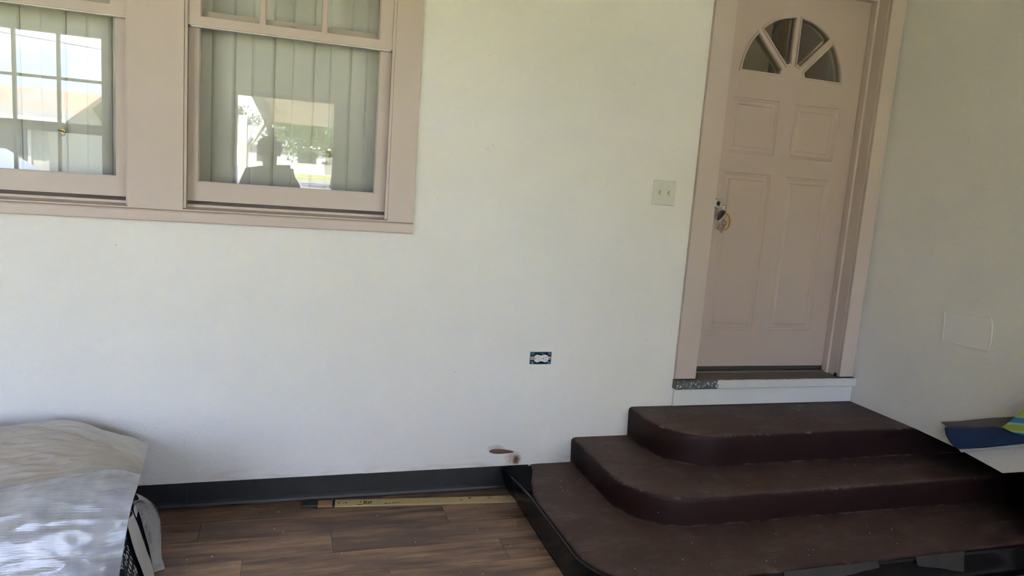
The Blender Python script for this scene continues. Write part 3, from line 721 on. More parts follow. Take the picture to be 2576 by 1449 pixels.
br = box('bridge', 'plastic_white', out, -0.007, 0.007, -0.0092, -0.0015, -0.0135, 0.0135, 0.001); cyl('screw', 'steel', br, (0, -0.0095, 0), (0, 1, 0), 0.0026, 0.0012, 12)
link('bonding_wire', tube_mesh([(0.006, -0.004, 0.014), (0.009, -0.008, 0.019), (0.006, -0.009, 0.022), (0.0, -0.005, 0.024)], 0.001, 6), 'print_white', out)
box('plaster_lip', 'patch_paint', out, -0.028, 0.018, -0.003, 0.001, -0.034, -0.029, 0.001)

# ------------------------------------------------------------------ keys hanging in the lock
kb = empty('key_bunch', (2.008, 0.06, 1.33)); tag(kb, 'bunch of keys on an amber coil ring hanging from the door lock', 'keys')
X_, Z_ = (1, 0, 0), (0, 0, 1)
link('inserted_key', plate_mesh([[(0.011*math.cos(a)-0.004, 0.010*math.sin(a)+0.027) for a in [2*PI*i/20 for i in range(20)]], [(0.004*math.cos(a)-0.006, 0.004*math.sin(a)+0.024) for a in [2*PI*i/12 for i in range(12)]]], -0.0062, -0.0036, 'x'), 'steel', kb)
link('key_stem', plate_mesh([rect(0.006, 0.024, 0.028, 0.036)], -0.0060, -0.0038, 'x'), 'steel', kb)
link('split_ring', tube_mesh(ring_pts((0.009, -0.012, 0.014), 0.0135, 0.0135, X_, Z_), 0.0019, 8, True), 'steel', kb)
link('small_ring', tube_mesh(ring_pts((0.009, -0.014, -0.029), 0.0098, 0.0098, X_, Z_, 20), 0.0009, 6, True), 'brass', kb)
fob = [(-0.006, 0.002), (0.006, -0.004), (0.008, -0.014), (-0.008, -0.036), (-0.020, -0.046), (-0.026, -0.048), (-0.024, -0.026), (-0.014, -0.006)]
f = link('black_fob', plate_mesh([fob], -0.022, -0.010), 'phone_black', kb); f['label'] = 'black plastic fob'
link('fob_edge', tube_mesh([(-0.008, -0.0225, 0.000), (-0.0165, -0.0225, -0.012), (-0.0235, -0.0225, -0.026)], 0.0014, 6), 'steel', f)
cr_ = ring_pts((0.014, -0.016, -0.053), 0.0325, 0.041, (0.98, 0, 0.1), (-0.1, 0, 0.98), 40)
link('amber_coil', tube_mesh(cr_, 0.004, 8, True, radii=[0.0026+0.0028*max(0, math.cos(2*PI*i/40)) for i in range(40)]), 'amber', kb)
kl = link('key_bow', tube_mesh(ring_pts((0.014, -0.016, -0.060), 0.0125, 0.0115, X_, Z_, 22), 0.0021, 8, True), 'key_bronze', kb)
link('key_eyelet', tube_mesh(ring_pts((0.0075, -0.016, -0.0455), 0.004, 0.004, X_, Z_, 14), 0.0013, 6, True), 'key_bronze', kb)
link('key_blade', plate_mesh([[(0.008, -0.070), (0.0175, -0.070), (0.0115, -0.084), (0.004, -0.110), (-0.001, -0.1085), (0.007, -0.084)]], -0.0175, -0.0150), 'key_bronze', kb)
link('key_tip', tube_mesh([(-0.016, -0.016, -0.083), (-0.013, -0.017, -0.092), (-0.005, -0.017, -0.0975), (0.003, -0.016, -0.098)], 0.0018, 8), 'key_bronze', kb)
link('link', tube_mesh([(0.012, -0.014, 0.002), (0.018, -0.015, -0.010), (0.022, -0.016, -0.016)], 0.0022, 6), 'key_bronze', kb)
link('link', tube_mesh([(0.006, -0.014, 0.002), (0.005, -0.015, -0.008), (0.008, -0.016, -0.019)], 0.003, 6), 'steel', kb)

# ------------------------------------------------------------------ yardstick by the baseboard
ys = empty('yardstick', (0.094, -0.050, 0.0)); tag(ys, 'worn yellow yardstick with black grip lying along the baseboard', 'yardstick')
ys.rotation_euler = (0, 0, math.radians(-5.0))
WH = 0.027
box('end_cap', 'vinyl_black', ys, 0.0, 0.062, -WH-0.001, WH+0.001, 0.0008, 0.011, 0.004)
box('wood_section', 'ruler_wood', ys, 0.0622, 0.1185, -WH, WH, 0.0008, 0.008, 0.001)
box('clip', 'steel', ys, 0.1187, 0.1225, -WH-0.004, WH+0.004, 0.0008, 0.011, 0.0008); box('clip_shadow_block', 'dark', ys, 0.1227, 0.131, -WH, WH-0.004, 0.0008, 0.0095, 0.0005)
bl = box('blade', 'ruler_yellow', ys, 0.1312, 0.925, -WH-0.003, WH+0.003, 0.0008, 0.0062, 0.0008)
mk = bmesh.new(); rr = random.Random(3)
for i in range(150):
    x = 0.16+i*0.005
    L = 0.014 if i % 10 == 0 else (0.010 if i % 5 == 0 else 0.006)
    if rr.random() < 0.3 + 0.1*(i % 5 == 0): continue
    y1 = WH+0.0015
    box_bm(mk, x, x+0.0011*rr.uniform(0.6, 1.6), y1-L*rr.uniform(0.5, 1.05), y1, 0.0060, 0.0064)
link('scale_ticks', bm_mesh(mk, 'ticks'), 'ink', bl)['kind'] = 'stuff'
mk = bmesh.new()
for x, y, w, h in [(0.145, -0.002, 0.006, 0.009), (0.165, -0.004, 0.003, 0.008), (0.172, 0.000, 0.010, 0.005), (0.178, -0.004, 0.003, 0.009), (0.235, 0.006, 0.003, 0.014), (0.250, 0.002, 0.006, 0.020), (0.259, 0.003, 0.004, 0.018), (0.268, 0.000, 0.008, 0.012), (0.279, 0.003, 0.004, 0.020),
                   (0.222, -0.021, 0.022, 0.005), (0.248, -0.012, 0.034, 0.005), (0.335, -0.018, 0.014, 0.006), (0.352, -0.017, 0.010, 0.005), (0.366, -0.011, 0.008, 0.0035), (0.378, -0.011, 0.006, 0.0035), (0.388, -0.011, 0.016, 0.004), (0.368, -0.019, 0.022, 0.002),
                   (0.44, -0.006, 0.003, 0.003), (0.458, -0.006, 0.002, 0.003), (0.50, -0.008, 0.003, 0.003), (0.512, -0.006, 0.004, 0.004), (0.66, 0.0, 0.008, 0.007), (0.672, -0.005, 0.003, 0.003), (0.79, 0.012, 0.010, 0.006), (0.835, 0.004, 0.003, 0.004), (0.70, 0.014, 0.012, 0.008), (0.87, 0.016, 0.012, 0.003)]:
    box_bm(mk, x, x+w, y-h/2, y+h/2, 0.0060, 0.0065)
link('worn_print', bm_mesh(mk, 'print'), 'ink', bl)['kind'] = 'stuff'

# paint chips and grit
def scatter(name, label, pts, z, mat, seed, kind='stuff', size=(0.0015, 0.004)):
    bm = bmesh.new(); r = random.Random(seed)
    for x, y in pts:
        s = r.uniform(*size); a = r.uniform(0, PI); k = r.randint(4, 6)
        vs_ = [(x+s*r.uniform(0.5, 1)*math.cos(a+2*PI*i/k), y+s*r.uniform(0.4, 1.0)*math.sin(a+2*PI*i/k)) for i in range(k)]
        lo = [bm.verts.new((q[0], q[1], z+0.0003)) for q in vs_]; hi = [bm.verts.new((x+(q[0]-x)*0.7, y+(q[1]-y)*0.7, z+0.0003+s*0.5)) for q in vs_]
        for i in range(k): bm.faces.new((lo[i], lo[(i+1) % k], hi[(i+1) % k], hi[i]))
        bm.faces.new(hi); bm.faces.new(lo)
    o = link(name, bm_mesh(bm, name), mat); tag(o, label, 'debris', kind=kind); return o
rr = random.Random(11)
pts = [(-0.083, -0.103), (-0.013, -0.241), (0.386, -0.19), (0.509, -0.205), (0.64, -0.346), (0.831, -0.704), (0.626, -0.667), (-0.292, -0.487), (-0.061, -0.237), (0.201, -0.397), (0.25, -0.16), (-0.1, -0.05), (-0.03, -0.06), (0.0, -0.1), (0.47, -0.21)]
pts += [(rr.uniform(-0.4, 0.98), rr.uniform(-0.8, -0.20)) for _ in range(45)]
scatter('floor_grit', 'white paint chips scattered over the wood plank floor', pts, 0.0, 'chip', 4)
pts = [(rr.uniform(1.12, 1.28), rr.uniform(-0.35, -0.03)) for _ in range(9)] + [(rr.uniform(1.15, 2.4), rr.uniform(-0.99, -0.76)) for _ in range(22)]
scatter('step_grit', 'pale grit on the bottom step tread', pts, 0.1085, 'chip', 5, size=(0.0012, 0.0032))
pts = [(rr.uniform(1.65, 2.75), rr.uniform(-0.36, -0.03)) for _ in range(26)]
scatter('tread_grit', 'pale grit on the top step by the threshold', pts, 0.372, 'chip', 6, size=(0.001, 0.0028))
pts = [(rr.uniform(1.34, 1.55), rr.uniform(-0.45, -0.05)) for _ in range(7)] + [(rr.uniform(1.5, 2.7), rr.uniform(-0.65, -0.45)) for _ in range(10)]
scatter('middle_grit', 'pale grit on the middle step tread', pts, 0.2305, 'chip', 8, size=(0.001, 0.0028))
o = link('wood_splinter', tube_mesh([(0.814, -0.203, 0.002), (0.819, -0.24, 0.003), (0.825, -0.282, 0.0015)], 0.002, 6, radii=[0.0022, 0.002, 0.0006]), 'twig'); tag(o, 'short pale splinter on the floor below the yardstick', 'splinter')
o = link('wood_splinter', tube_mesh([(0.951, -0.315, 0.002), (0.935, -0.345, 0.003), (0.925, -0.37, 0.002), (0.913, -0.388, 0.002)], 0.002, 6, radii=[0.001, 0.002, 0.0022, 0.002]), 'twig'); tag(o, 'curved brown splinter on the floor near the black vinyl strip', 'splinter')

# ------------------------------------------------------------------ covered pile at the left
bxo = empty('carton', (-1.0, -0.42, 0)); tag(bxo, 'carton hidden beneath the woven sheet at left', 'box')
box('body', 'cardboard', bxo, -0.40, 0.40, -0.16, 0.28, 0.0005, 0.29, 0.004)
top_rows = [
 [(-0.474, -0.10, 0.310), (-0.555, -0.10, 0.345), (-0.636, -0.10, 0.372), (-0.761, -0.10, 0.416), (-0.952, -0.10, 0.392), (-1.35, -0.10, 0.39)],
 [(-0.463, -0.22, 0.312), (-0.55, -0.22, 0.350), (-0.632, -0.22, 0.378), (-0.76, -0.22, 0.405), (-0.95, -0.22, 0.390), (-1.35, -0.22, 0.385)],
 [(-0.447, -0.38, 0.330), (-0.53, -0.38, 0.368), (-0.62, -0.38, 0.385), (-0.75, -0.38, 0.388), (-0.93, -0.38, 0.375), (-1.35, -0.38, 0.37)],
 [(-0.425, -0.54, 0.362), (-0.50, -0.54, 0.385), (-0.58, -0.54, 0.388), (-0.70, -0.54, 0.368), (-0.88, -0.54, 0.345), (-1.30, -0.54, 0.345)],
 [(-0.415, -0.62, 0.378), (-0.48, -0.62, 0.396), (-0.56, -0.62, 0.396), (-0.68, -0.62, 0.376), (-0.85, -0.62, 0.35), (-1.25, -0.62, 0.345)]]
tp = grid_surface('plastic_sheet', top_rows, 'pale_sheet', None, 5, 0.010, 8.0, 0.0012); tag(tp, 'pale grey plastic sheet reaching the wall behind the beige one', 'sheet')
over = [
 [(-0.452, -0.339, 0.335), (-0.546, -0.299, 0.370), (-0.630, -0.249, 0.387), (-0.716, -0.224, 0.407), (-0.835, -0.163, 0.414), (-0.943, -0.127, 0.408), (-1.36, -0.12, 0.405)],
 [(-0.440, -0.44, 0.352), (-0.530, -0.43, 0.383), (-0.620, -0.42, 0.396), (-0.720, -0.41, 0.398), (-0.840, -0.40, 0.393), (-0.950, -0.40, 0.386), (-1.36, -0.40, 0.380)],
 [(-0.424, -0.54, 0.371), (-0.510, -0.54, 0.396), (-0.590, -0.54, 0.398), (-0.700, -0.54, 0.379), (-0.820, -0.54, 0.364), (-0.900, -0.54, 0.356), (-1.34, -0.54, 0.356)],
 [(-0.415, -0.612, 0.385), (-0.490, -0.612, 0.403), (-0.570, -0.612, 0.403), (-0.680, -0.612, 0.384), (-0.790, -0.612, 0.368), (-0.870, -0.612, 0.360), (-1.30, -0.612, 0.354)]]
ov = grid_surface('woven_sheet', over, 'woven_sheet', None, 5, 0.010, 8.0, 0.0012); tag(ov, 'creased beige woven sheet spread over the pile in the left corner', 'sheet')
film_rows = [
 [(-0.413, -0.600, 0.396), (-0.48, -0.600, 0.416), (-0.56, -0.600, 0.413), (-0.68, -0.600, 0.393), (-0.85, -0.600, 0.366), (-1.25, -0.600, 0.36)],
 [(-0.411, -0.66, 0.384), (-0.475, -0.665, 0.400), (-0.555, -0.665, 0.394), (-0.675, -0.665, 0.374), (-0.84, -0.665, 0.348), (-1.25, -0.665, 0.345)],
 [(-0.418, -0.715, 0.345), (-0.48, -0.735, 0.345), (-0.56, -0.735, 0.335), (-0.675, -0.735, 0.318), (-0.84, -0.735, 0.296), (-1.25, -0.735, 0.29)],
 [(-0.426, -0.745, 0.275), (-0.485, -0.775, 0.26), (-0.565, -0.785, 0.25), (-0.68, -0.785, 0.235), (-0.84, -0.785, 0.22), (-1.25, -0.785, 0.21)],
 [(-0.436, -0.775, 0.185), (-0.49, -0.815, 0.17), (-0.57, -0.83, 0.16), (-0.685, -0.83, 0.15), (-0.84, -0.83, 0.14), (-1.25, -0.83, 0.13)],
 [(-0.446, -0.805, 0.085), (-0.50, -0.85, 0.075), (-0.58, -0.87, 0.07), (-0.69, -0.87, 0.065), (-0.85, -0.87, 0.06), (-1.25, -0.87, 0.06)],
 [(-0.450, -0.825, 0.008), (-0.505, -0.88, 0.008), (-0.585, -0.90, 0.008), (-0.70, -0.90, 0.008), (-0.86, -0.90, 0.008), (-1.25, -0.90, 0.008)]]
fm = grid_surface('plastic_film', film_rows, 'plastic_film', None, 5, 0.007, 7.0, 0.0008); tag(fm, 'shiny translucent plastic film hanging over the front of the pile', 'plastic film')

# printed navy sack whose slanted end shows at the right of the pile
sk = empty('printed_sack', (-0.6, -0.6, 0)); tag(sk, 'navy printed sack with white lettering under the plastic film', 'sack')
def sx_(z): return -0.47+(0.3-z)*0.233
loops = []
for i in range(13):
    z = 0.002+0.268*i/12; t = i/12
    b_ = 0.012*math.sin(PI*t)
    lp = []
    xr_ = sx_(z)-0.006
    for y in np.linspace(-0.735-b_+0.02*t*t, -0.42+b_-0.02*t, 10): lp.append((xr_+0.6, y+0.6, z))
    for x in np.linspace(xr_-0.03, -0.58, 6)[1:]: lp.append((x+0.6, -0.42+b_-0.02*t+0.6+0.004, z))
    for y in np.linspace(-0.42+b_-0.02*t, -0.735-b_+0.02*t*t, 6)[1:-1]: lp.append((-0.595+0.6, y+0.6, z))
    for x in np.linspace(-0.58, xr_-0.03, 6): lp.append((x+0.6, -0.735-b_+0.02*t*t+0.6-0.004, z))
    loops.append(lp)
link('body', loft(loops, True, True, True), 'navy_print', sk)
def on_face(pts, off=0.0): return [(sx_(z)+off+0.6, y+0.6, z) for y, z in pts]
# folded white seam band running down the end
band = [(-0.545, 0.262, -0.60, 0.248), (-0.525, 0.215, -0.603, 0.212), (-0.513, 0.178, -0.606, 0.182), (-0.506, 0.130, -0.603, 0.148), (-0.498, 0.085, -0.598, 0.110), (-0.49, 0.045, -0.588, 0.070), (-0.50, 0.010, -0.58, 0.015)]
rows = []
for y0, z0, y1, z1 in band:
    rows.append([(sx_(z0+(z1-z0)*t)+0.6+0.004+0.014*math.sin(PI*t), y0+(y1-y0)*t+0.6, z0+(z1-z0)*t) for t in (0, 0.25, 0.5, 0.75, 1.0)])
o = grid_surface('white_seam_band', rows, 'fold_white', sk, 3, 0.0025, 20.0, 0.002)
# illegible script lettering, as slanting white pen strokes
rr = random.Random(21)
def glyph(y, z, h, sl, seed):
    r = random.Random(seed); P = []; a, b_, ph_ = r.uniform(0.15, 0.4), r.choice((1, 1.5, 2)), r.uniform(0, 6)
    for i in range(13):
        t = i/12; P.append((y+h*a*math.sin(b_*2*PI*t+ph_)+sl*h*(t-0.5), z+h*(0.5-t)+0.18*h*math.sin(4*PI*t+ph_)))
    return P
let = bmesh.new()
def stroke(P, wdt):
    for (y0, z0), (y1, z1) in zip(P, P[1:]):
        d = Vector((y1-y0, z1-z0)); L = d.length
        if L < 1e-5: continue
        d /= L; q = Vector((-d.y, d.x))*wdt
        vv = [(y0+q.x, z0+q.y), (y1+q.x, z1+q.y), (y1-q.x, z1-q.y), (y0-q.x, z0-q.y)]
        f0 = [let.verts.new((sx_(z)+0.6-0.0053, y+0.6, z)) for y, z in vv]; f1 = [let.verts.new((sx_(z)+0.6-0.0064, y+0.6, z)) for y, z in vv]
        let.faces.new(f0); let.faces.new(f1)
        for i in range(4): let.faces.new((f0[i], f0[(i+1) % 4], f1[(i+1) % 4], f1[i]))
def line(p, q, n, h, seed, wdt=0.0016):
    for i in range(n):
        t = i/(n-1); stroke(glyph(p[0]+(q[0]-p[0])*t, p[1]+(q[1]-p[1])*t, h, 0.6, seed+i), wdt)
line((-0.630, 0.214), (-0.730, 0.168), 6, 0.034, 100, 0.0017); line((-0.625, 0.166), (-0.685, 0.146), 5, 0.016, 140, 0.0010)
line((-0.622, 0.130), (-0.690, 0.108), 5, 0.018, 160, 0.0011); line((-0.612, 0.086), (-0.690, 0.058), 5, 0.026, 180, 0.0015)
link('lettering', bm_mesh(let, 'lettering'), 'print_white', sk)['kind'] = 'stuff'
rows = [on_face([(-0.452, 0.246), (-0.475, 0.244), (-0.500, 0.238)], 0.004), on_face([(-0.456, 0.228), (-0.478, 0.226), (-0.502, 0.222)], 0.0045), on_face([(-0.465, 0.212), (-0.482, 0.210), (-0.498, 0.206)], 0.004)]
o = grid_surface('sack_label', rows, 'print_white', sk, 2, 0, 1, 0.0015)
let = bmesh.new()
for i in range(6): stroke(glyph(-0.46-0.006*(i % 2), 0.242-0.005*i, 0.006, 0.3, 300+i), 0.0008)
for v in let.verts: v.co.x += 0.0112
link('label_print', bm_mesh(let, 'label_print'), 'ink', o)

# bubble wrap bulging out behind the sack
bw_rows = []
for t, (y0, y1, zt) in enumerate(((-0.52, -0.505, 0.0), (-0.51, -0.47, 0.0), (-0.50, -0.42, 0.0), (-0.49, -0.375, 0.0), (-0.48, -0.35, 0.0))): pass
prof = [(0.270, -0.49, -0.440), (0.240, -0.445, -0.425), (0.200, -0.395, -0.412), (0.160, -0.360, -0.402), (0.120, -0.352, -0.394), (0.080, -0.385, -0.388), (0.040, -0.44, -0.380), (0.003, -0.465, -0.366)]
for z, ye, xe in prof:
    y_s = min(-0.462, ye-0.035)
    bw_rows.append([(sx_(z)+0.006, y_s, z), (sx_(z)+0.014, y_s+(ye-y_s)*0.3, z), (xe+0.003, y_s+(ye-y_s)*0.65, z), (xe, ye, z), (xe-0.016, ye+0.035, z), (xe-0.06, ye+0.07, z)])
o = grid_surface('bubble_wrap', bw_rows, 'bubble_wrap', None, 3, 0.003, 22.0, 0.0008); tag(o, 'crumpled clear bubble wrap beside the navy sack', 'bubble wrap')

# ------------------------------------------------------------------ towel bundle hung on the right wall
tb = empty('towel_bundle', (2.85, -0.85, 0.37)); tag(tb, 'dark blue towel with white hem and striped corner against the right wall', 'towel')
def pillow(name, pts, x_out, x_in, mat, inset=0.012, bulge=0.012):
    P = np.array(pts); c = P.mean(0)
    def L(off, x):
        out_ = []
        for y, z in pts:
            d = Vector((c[0]-y, c[1]-z)); d = d/ max(d.length, 1e-6)*off
            out_.append((x-2.85, y+d.x+0.85, z+d.y-0.37))
        return out_
    me = loft([L(0.004, x_in), L(0.0, x_in-0.004), L(0.0, x_out+bulge*0.7), L(inset*0.4, x_out+bulge*0.2), L(inset, x_out), L(inset*2.2, x_out-bulge*0.15)], True, True, False)
    return link(name, me, mat, tb)
pillow('grey_backing', [(-0.565, 0.452), (-0.60, 0.4405), (-0.76, 0.455), (-0.95, 0.50), (-1.06, 0.56), (-1.06, 0.665), (-0.95, 0.612), (-0.80, 0.552), (-0.65, 0.485)], 2.868, 2.8795, 'towel_grey', 0.006, 0.003)
pillow('blue_fold', [(-0.604, 0.441), (-0.615, 0.41), (-0.640, 0.385), (-0.668, 0.371), (-0.694, 0.372), (-0.80, 0.420), (-0.94, 0.489), (-1.03, 0.535), (-1.06, 0.565), (-1.03, 0.58), (-0.955, 0.552), (-0.90, 0.530), (-0.813, 0.517), (-0.74, 0.487), (-0.66, 0.462)], 2.846, 2.867, 'towel_blue', 0.014, 0.010)
pillow('white_hem', [(-0.690, 0.371), (-0.80, 0.4185), (-0.94, 0.4865), (-1.03, 0.5325), (-1.03, 0.521), (-0.94, 0.475), (-0.80, 0.408), (-0.705, 0.362)], 2.849, 2.866, 'towel_hem', 0.002, 0.002)
pillow('striped_corner', [(-0.878, 0.540), (-0.905, 0.535), (-0.955, 0.535), (-1.03, 0.555), (-1.07, 0.60), (-1.12, 0.70), (-1.13, 0.86), (-1.10, 0.87), (-1.04, 0.745), (-0.99, 0.685), (-0.942, 0.622)], 2.826, 2.844, 'stripes', 0.006, 0.004)

hk = link('wall_hook', tube_mesh([(0.0295, -0.262, 0.505), (0.010, -0.262, 0.502), (-0.020, -0.262, 0.492), (-0.036, -0.262, 0.500), (-0.038, -0.262, 0.515)], 0.004, 8), 'steel', tb)
# ================================================================== behind the camera
# porch windows on the street side, two seen as reflections, the last unseen and added to brighten the room
def front_window(nm, label, x0, x1, z0, z1, zr, cols, rows_top, rows_bot, y=YF, axis='y'):
    w = empty(nm, ((x0+x1)/2, y-0.06, z0) if axis == 'y' else (y, (x0+x1)/2, z0)); tag(w, label, kind='structure')
    cx = (x0+x1)/2; hw = (x1-x0)/2
    def cells(za, zb, rows_, m=0.045, g=0.022):
        xs = np.linspace(-hw+m, hw-m, cols+1); zs = np.linspace(za, zb, rows_+1); H_ = []
        for i in range(cols):
            for j in range(rows_):
                H_.append(rect(xs[i]+(g/2 if i else 0), xs[i+1]-(g/2 if i < cols-1 else 0), zs[j]+(g/2 if j else 0)-z0, zs[j+1]-(g/2 if j < rows_-1 else 0)-z0))
        return H_
    top_ = cells(zr+0.04, z1-0.04, rows_top); bo = cells(z0+0.06, zr-0.04, rows_bot) if rows_bot else []
    ax = 'y' if axis == 'y' else 'x'
    plate('sash_frame', 'trim_paint', w, [rect(-hw, hw, 0, z1-z0)] + top_ + bo, -0.02, 0.02, ax)
    for h in top_+bo: plate('pane', 'glass_clear', w, [h], -0.002, 0.002, ax)
    return w
front_window('window_3', 'porch window with small panes reflected in the left window', A0, A1, AZ0, AZ1, 1.577, 6, 2, 2)
front_window('window_4', 'single pane porch window reflected in the right window', B0, B1, BZ0, BZ1, 0.5, 1, 1, 0)
front_window('window_added_light', 'unseen window added right of the photographer for more light', C0, C1, AZ0, AZ1, 1.577, 4, 1, 1)

# ---- the photographer, standing just behind the camera
def skin_mesh(joints, edges, root=0, sub=2):
    me = bpy.data.meshes.new('sk'); me.from_pydata([j[:3] for j in joints], edges, []); me.update()
    o = bpy.data.objects.new('sk', me); col.objects.link(o)
    md = o.modifiers.new('skin', 'SKIN'); md.use_smooth_shade = True
    if not me.skin_vertices:
        bm = bmesh.new(); bm.from_mesh(me); bm.verts.layers.skin.verify(); bm.to_mesh(me); bm.free()
    for i, v in enumerate(me.skin_vertices[0].data):
        r = joints[i][3]; v.radius = r if isinstance(r, tuple) else (r, r); v.use_root = (i == root)
    s = o.modifiers.new('sub', 'SUBSURF'); s.levels = sub; s.render_levels = sub
    dg = bpy.context.evaluated_depsgraph_get(); dg.update()
    out_ = bpy.data.meshes.new_from_object(o.evaluated_get(dg)); bpy.data.objects.remove(o); return out_
ph = empty('person', (-0.15, -3.36, 0)); tag(ph, 'person in dark top holding up a phone, reflected in the right window', 'person')
PX, PY = -0.15, -3.36
WL = CM @ Vector((-0.125, -0.035, 0.05)); WR = CM @ Vector((0.035, -0.035, 0.05))
J = [(PX, PY, 0.86, (0.15, 0.11)), (PX, PY, 1.02, (0.135, 0.10)), (PX, PY+0.01, 1.20, (0.155, 0.11)), (PX, PY, 1.32, (0.11, 0.085)), (PX, PY+0.01, 1.385, 0.055), (PX, PY+0.03, 1.44, 0.06), (PX, PY+0.035, 1.52, (0.075, 0.09)), (PX, PY+0.03, 1.585, (0.06, 0.075)),
     (PX-0.155, PY, 1.315, 0.062), (PX-0.22, PY+0.07, 1.13, 0.047), (WL.x, WL.y-0.03, WL.z-0.03, 0.028),
     (PX+0.155, PY, 1.315, 0.062), (PX+0.25, PY+0.07, 1.13, 0.047), (WR.x, WR.y-0.03, WR.z-0.03, 0.028),
     (PX-0.10, PY, 0.78, 0.10), (PX-0.11, PY+0.01, 0.46, 0.065), (PX-0.115, PY-0.02, 0.09, 0.042), (PX-0.12, PY+0.14, 0.035, 0.036),
     (PX+0.10, PY, 0.78, 0.10), (PX+0.11, PY+0.01, 0.46, 0.065), (PX+0.115, PY-0.02, 0.09, 0.042), (PX+0.12, PY+0.14, 0.035, 0.036)]
Eg = [(0, 1), (1, 2), (2, 3), (3, 4), (4, 5), (5, 6), (6, 7), (3, 8), (8, 9), (9, 10), (3, 11), (11, 12), (12, 13), (0, 14), (14, 15), (15, 16), (16, 17), (0, 18), (18, 19), (19, 20), (20, 21)]
body = skin_mesh(J, Eg)
bm = bmesh.new(); bm.from_mesh(body)
def hand(wrist, side):
    # palm behind the phone edge, four fingers curling over the front, thumb on the screen side
    base = Vector(wrist) + Vector((0, -0.01, -0.005)); ax = rt*side
    Jh = [(*(base-Vector((0, 0.03, 0.025))), 0.024), (*base, (0.030, 0.018))]; Eh = [(0, 1)]
    ln = [0.075, 0.083, 0.078, 0.062]
    for k in range(4):
        root = base + up*(0.030-0.019*k) + ax*0.006 + fw*0.012
        i0 = len(Jh); L = ln[k]
        Jh += [(*root, 0.010), (*(root+fw*L*0.42+ax*0.004), 0.009), (*(root+fw*L*0.62-ax*L*0.30), 0.0085), (*(root+fw*L*0.60-ax*L*0.55), 0.0075)]
        Eh += [(1, i0), (i0, i0+1), (i0+1, i0+2), (i0+2, i0+3)]
    i0 = len(Jh); th = base - up*0.024 - ax*0.004
    Jh += [(*th, 0.012), (*(th-ax*0.022-fw*0.006+up*0.012), 0.0105), (*(th-ax*0.042-fw*0.004+up*0.024), 0.009)]
    Eh += [(0, i0), (i0, i0+1), (i0+1, i0+2)]
    return skin_mesh(Jh, Eh, 0, 1)
for w_, s_ in ((WL, -1), (WR, 1)):
    hm = hand(w_, s_); bm.from_mesh(hm); bpy.data.meshes.remove(hm)
# nose, ears
for c, s in (((PX, PY+0.125, 1.505), (0.014, 0.020, 0.022)), ((PX-0.078, PY+0.03, 1.50), (0.012, 0.022, 0.034)), ((PX+0.078, PY+0.03, 1.50), (0.012, 0.022, 0.034)), ((PX, PY+0.115, 1.462), (0.024, 0.012, 0.008))):
    r_ = bmesh.ops.create_uvsphere(bm, u_segments=10, v_segments=8, radius=1.0)
    for v in r_['verts']: v.co = Vector((c[0]+v.co.x*s[0], c[1]+v.co.y*s[1], c[2]+v.co.z*s[2]))
me = bpy.data.meshes.new('person_body'); bm.to_mesh(me); bm.free(); bpy.data.meshes.remove(body)
for mn in ('skin', 'shirt', 'trousers', 'shoe'): me.materials.append(MATS[mn])
for p in me.polygons:
    c = p.center; p.use_smooth = True
    arm = c.y > PY+0.14 and c.z > 0.9
    p.material_index = 0 if (c.z > 1.385 or (arm and c.z > 1.0)) else 1 if c.z > 0.84 else 2 if c.z > 0.075 else 3
for v in me.vertices: v.co -= Vector((PX, PY, 0))
link('body', me, None, ph)
for sx in (-0.03, 0.03):
    bm = bmesh.new(); bmesh.ops.create_uvsphere(bm, u_segments=10, v_segments=8, radius=0.012)
    for v in bm.verts: v.co += Vector((sx, 0.108, 1.525))
    link('eye', bm_mesh(bm, 'eye', True), 'dark', ph)
bm = bmesh.new(); bmesh.ops.create_icosphere(bm, subdivisions=5, radius=1.0)
for v in list(bm.verts):
    n = v.co.copy(); k = 1+0.16*noise.noise(n*5)+0.10*noise.noise(n*11)
    v.co = Vector((n.x*0.098*k, n.y*0.105*k-0.005, 1.545+n.z*0.088*k))
bmesh.ops.delete(bm, geom=[v for v in bm.verts if v.co.y > 0.055 and v.co.z < 1.575], context='VERTS')
link('hair', bm_mesh(bm, 'hair', True), 'hair', ph)
# the phone in the hands: its lens is where the photograph was taken from
pm = bmesh.new(); box_bm(pm, -0.080, 0.080, -0.038, 0.038, -0.004, 0.004, 0.003)
phone = empty('phone', (0, 0, 0)); phone.matrix_world = CM @ Matrix.Translation((-0.052, -0.012, 0.022)); tag(phone, 'black phone held up by the photographer', 'phone')
link('body', bm_mesh(pm, 'phone_body'), 'phone_black', phone); cyl('lens', 'glass_far', phone, (0.052, 0.012, -0.0048), (0, 0, 1), 0.008, 0.003, 20); cyl('lens', 'glass_far', phone, (0.052, -0.012, -0.0048), (0, 0, 1), 0.008, 0.003, 20)

# ================================================================== outside, seen in the glass
def gz(y): return -0.25 + 0.021*max(0.0, -4.0-y)
def ground(name, mat, x0, x1, y0, y1, dz, label):
    ys_ = np.linspace(y0, y1, 14)
    me = loft([[(x0, y, gz(y)+dz), (x1, y, gz(y)+dz)] for y in ys_], False, False, False, name, cyclic=False)
    o = link(name, me, mat); md = o.modifiers.new('s', 'SOLIDIFY'); md.thickness = 0.1; md.offset = -1 if True else 0
    tag(o, label, kind='structure'); return o
ground('ground', 'lawn', -90, 90, -3.93, -130, -0.10, 'sunlit lawn outside')
ground('carport_pad', 'concrete_pale', -0.6, 5.9, -3.95, -15.5, 0.0, 'concrete pad under the carport')
ground('driveway', 'concrete_pale', 0.2, 3.4, -15.5, -40, 0.0, 'pale driveway outside')
ground('street', 'asphalt', -90, 90, -40, -47, 0.01, 'street beyond the lawn')
ground('walkway', 'concrete_pale', -14, -0.2, -6.4, -7.6, 0.0, 'walkway in front of the porch')

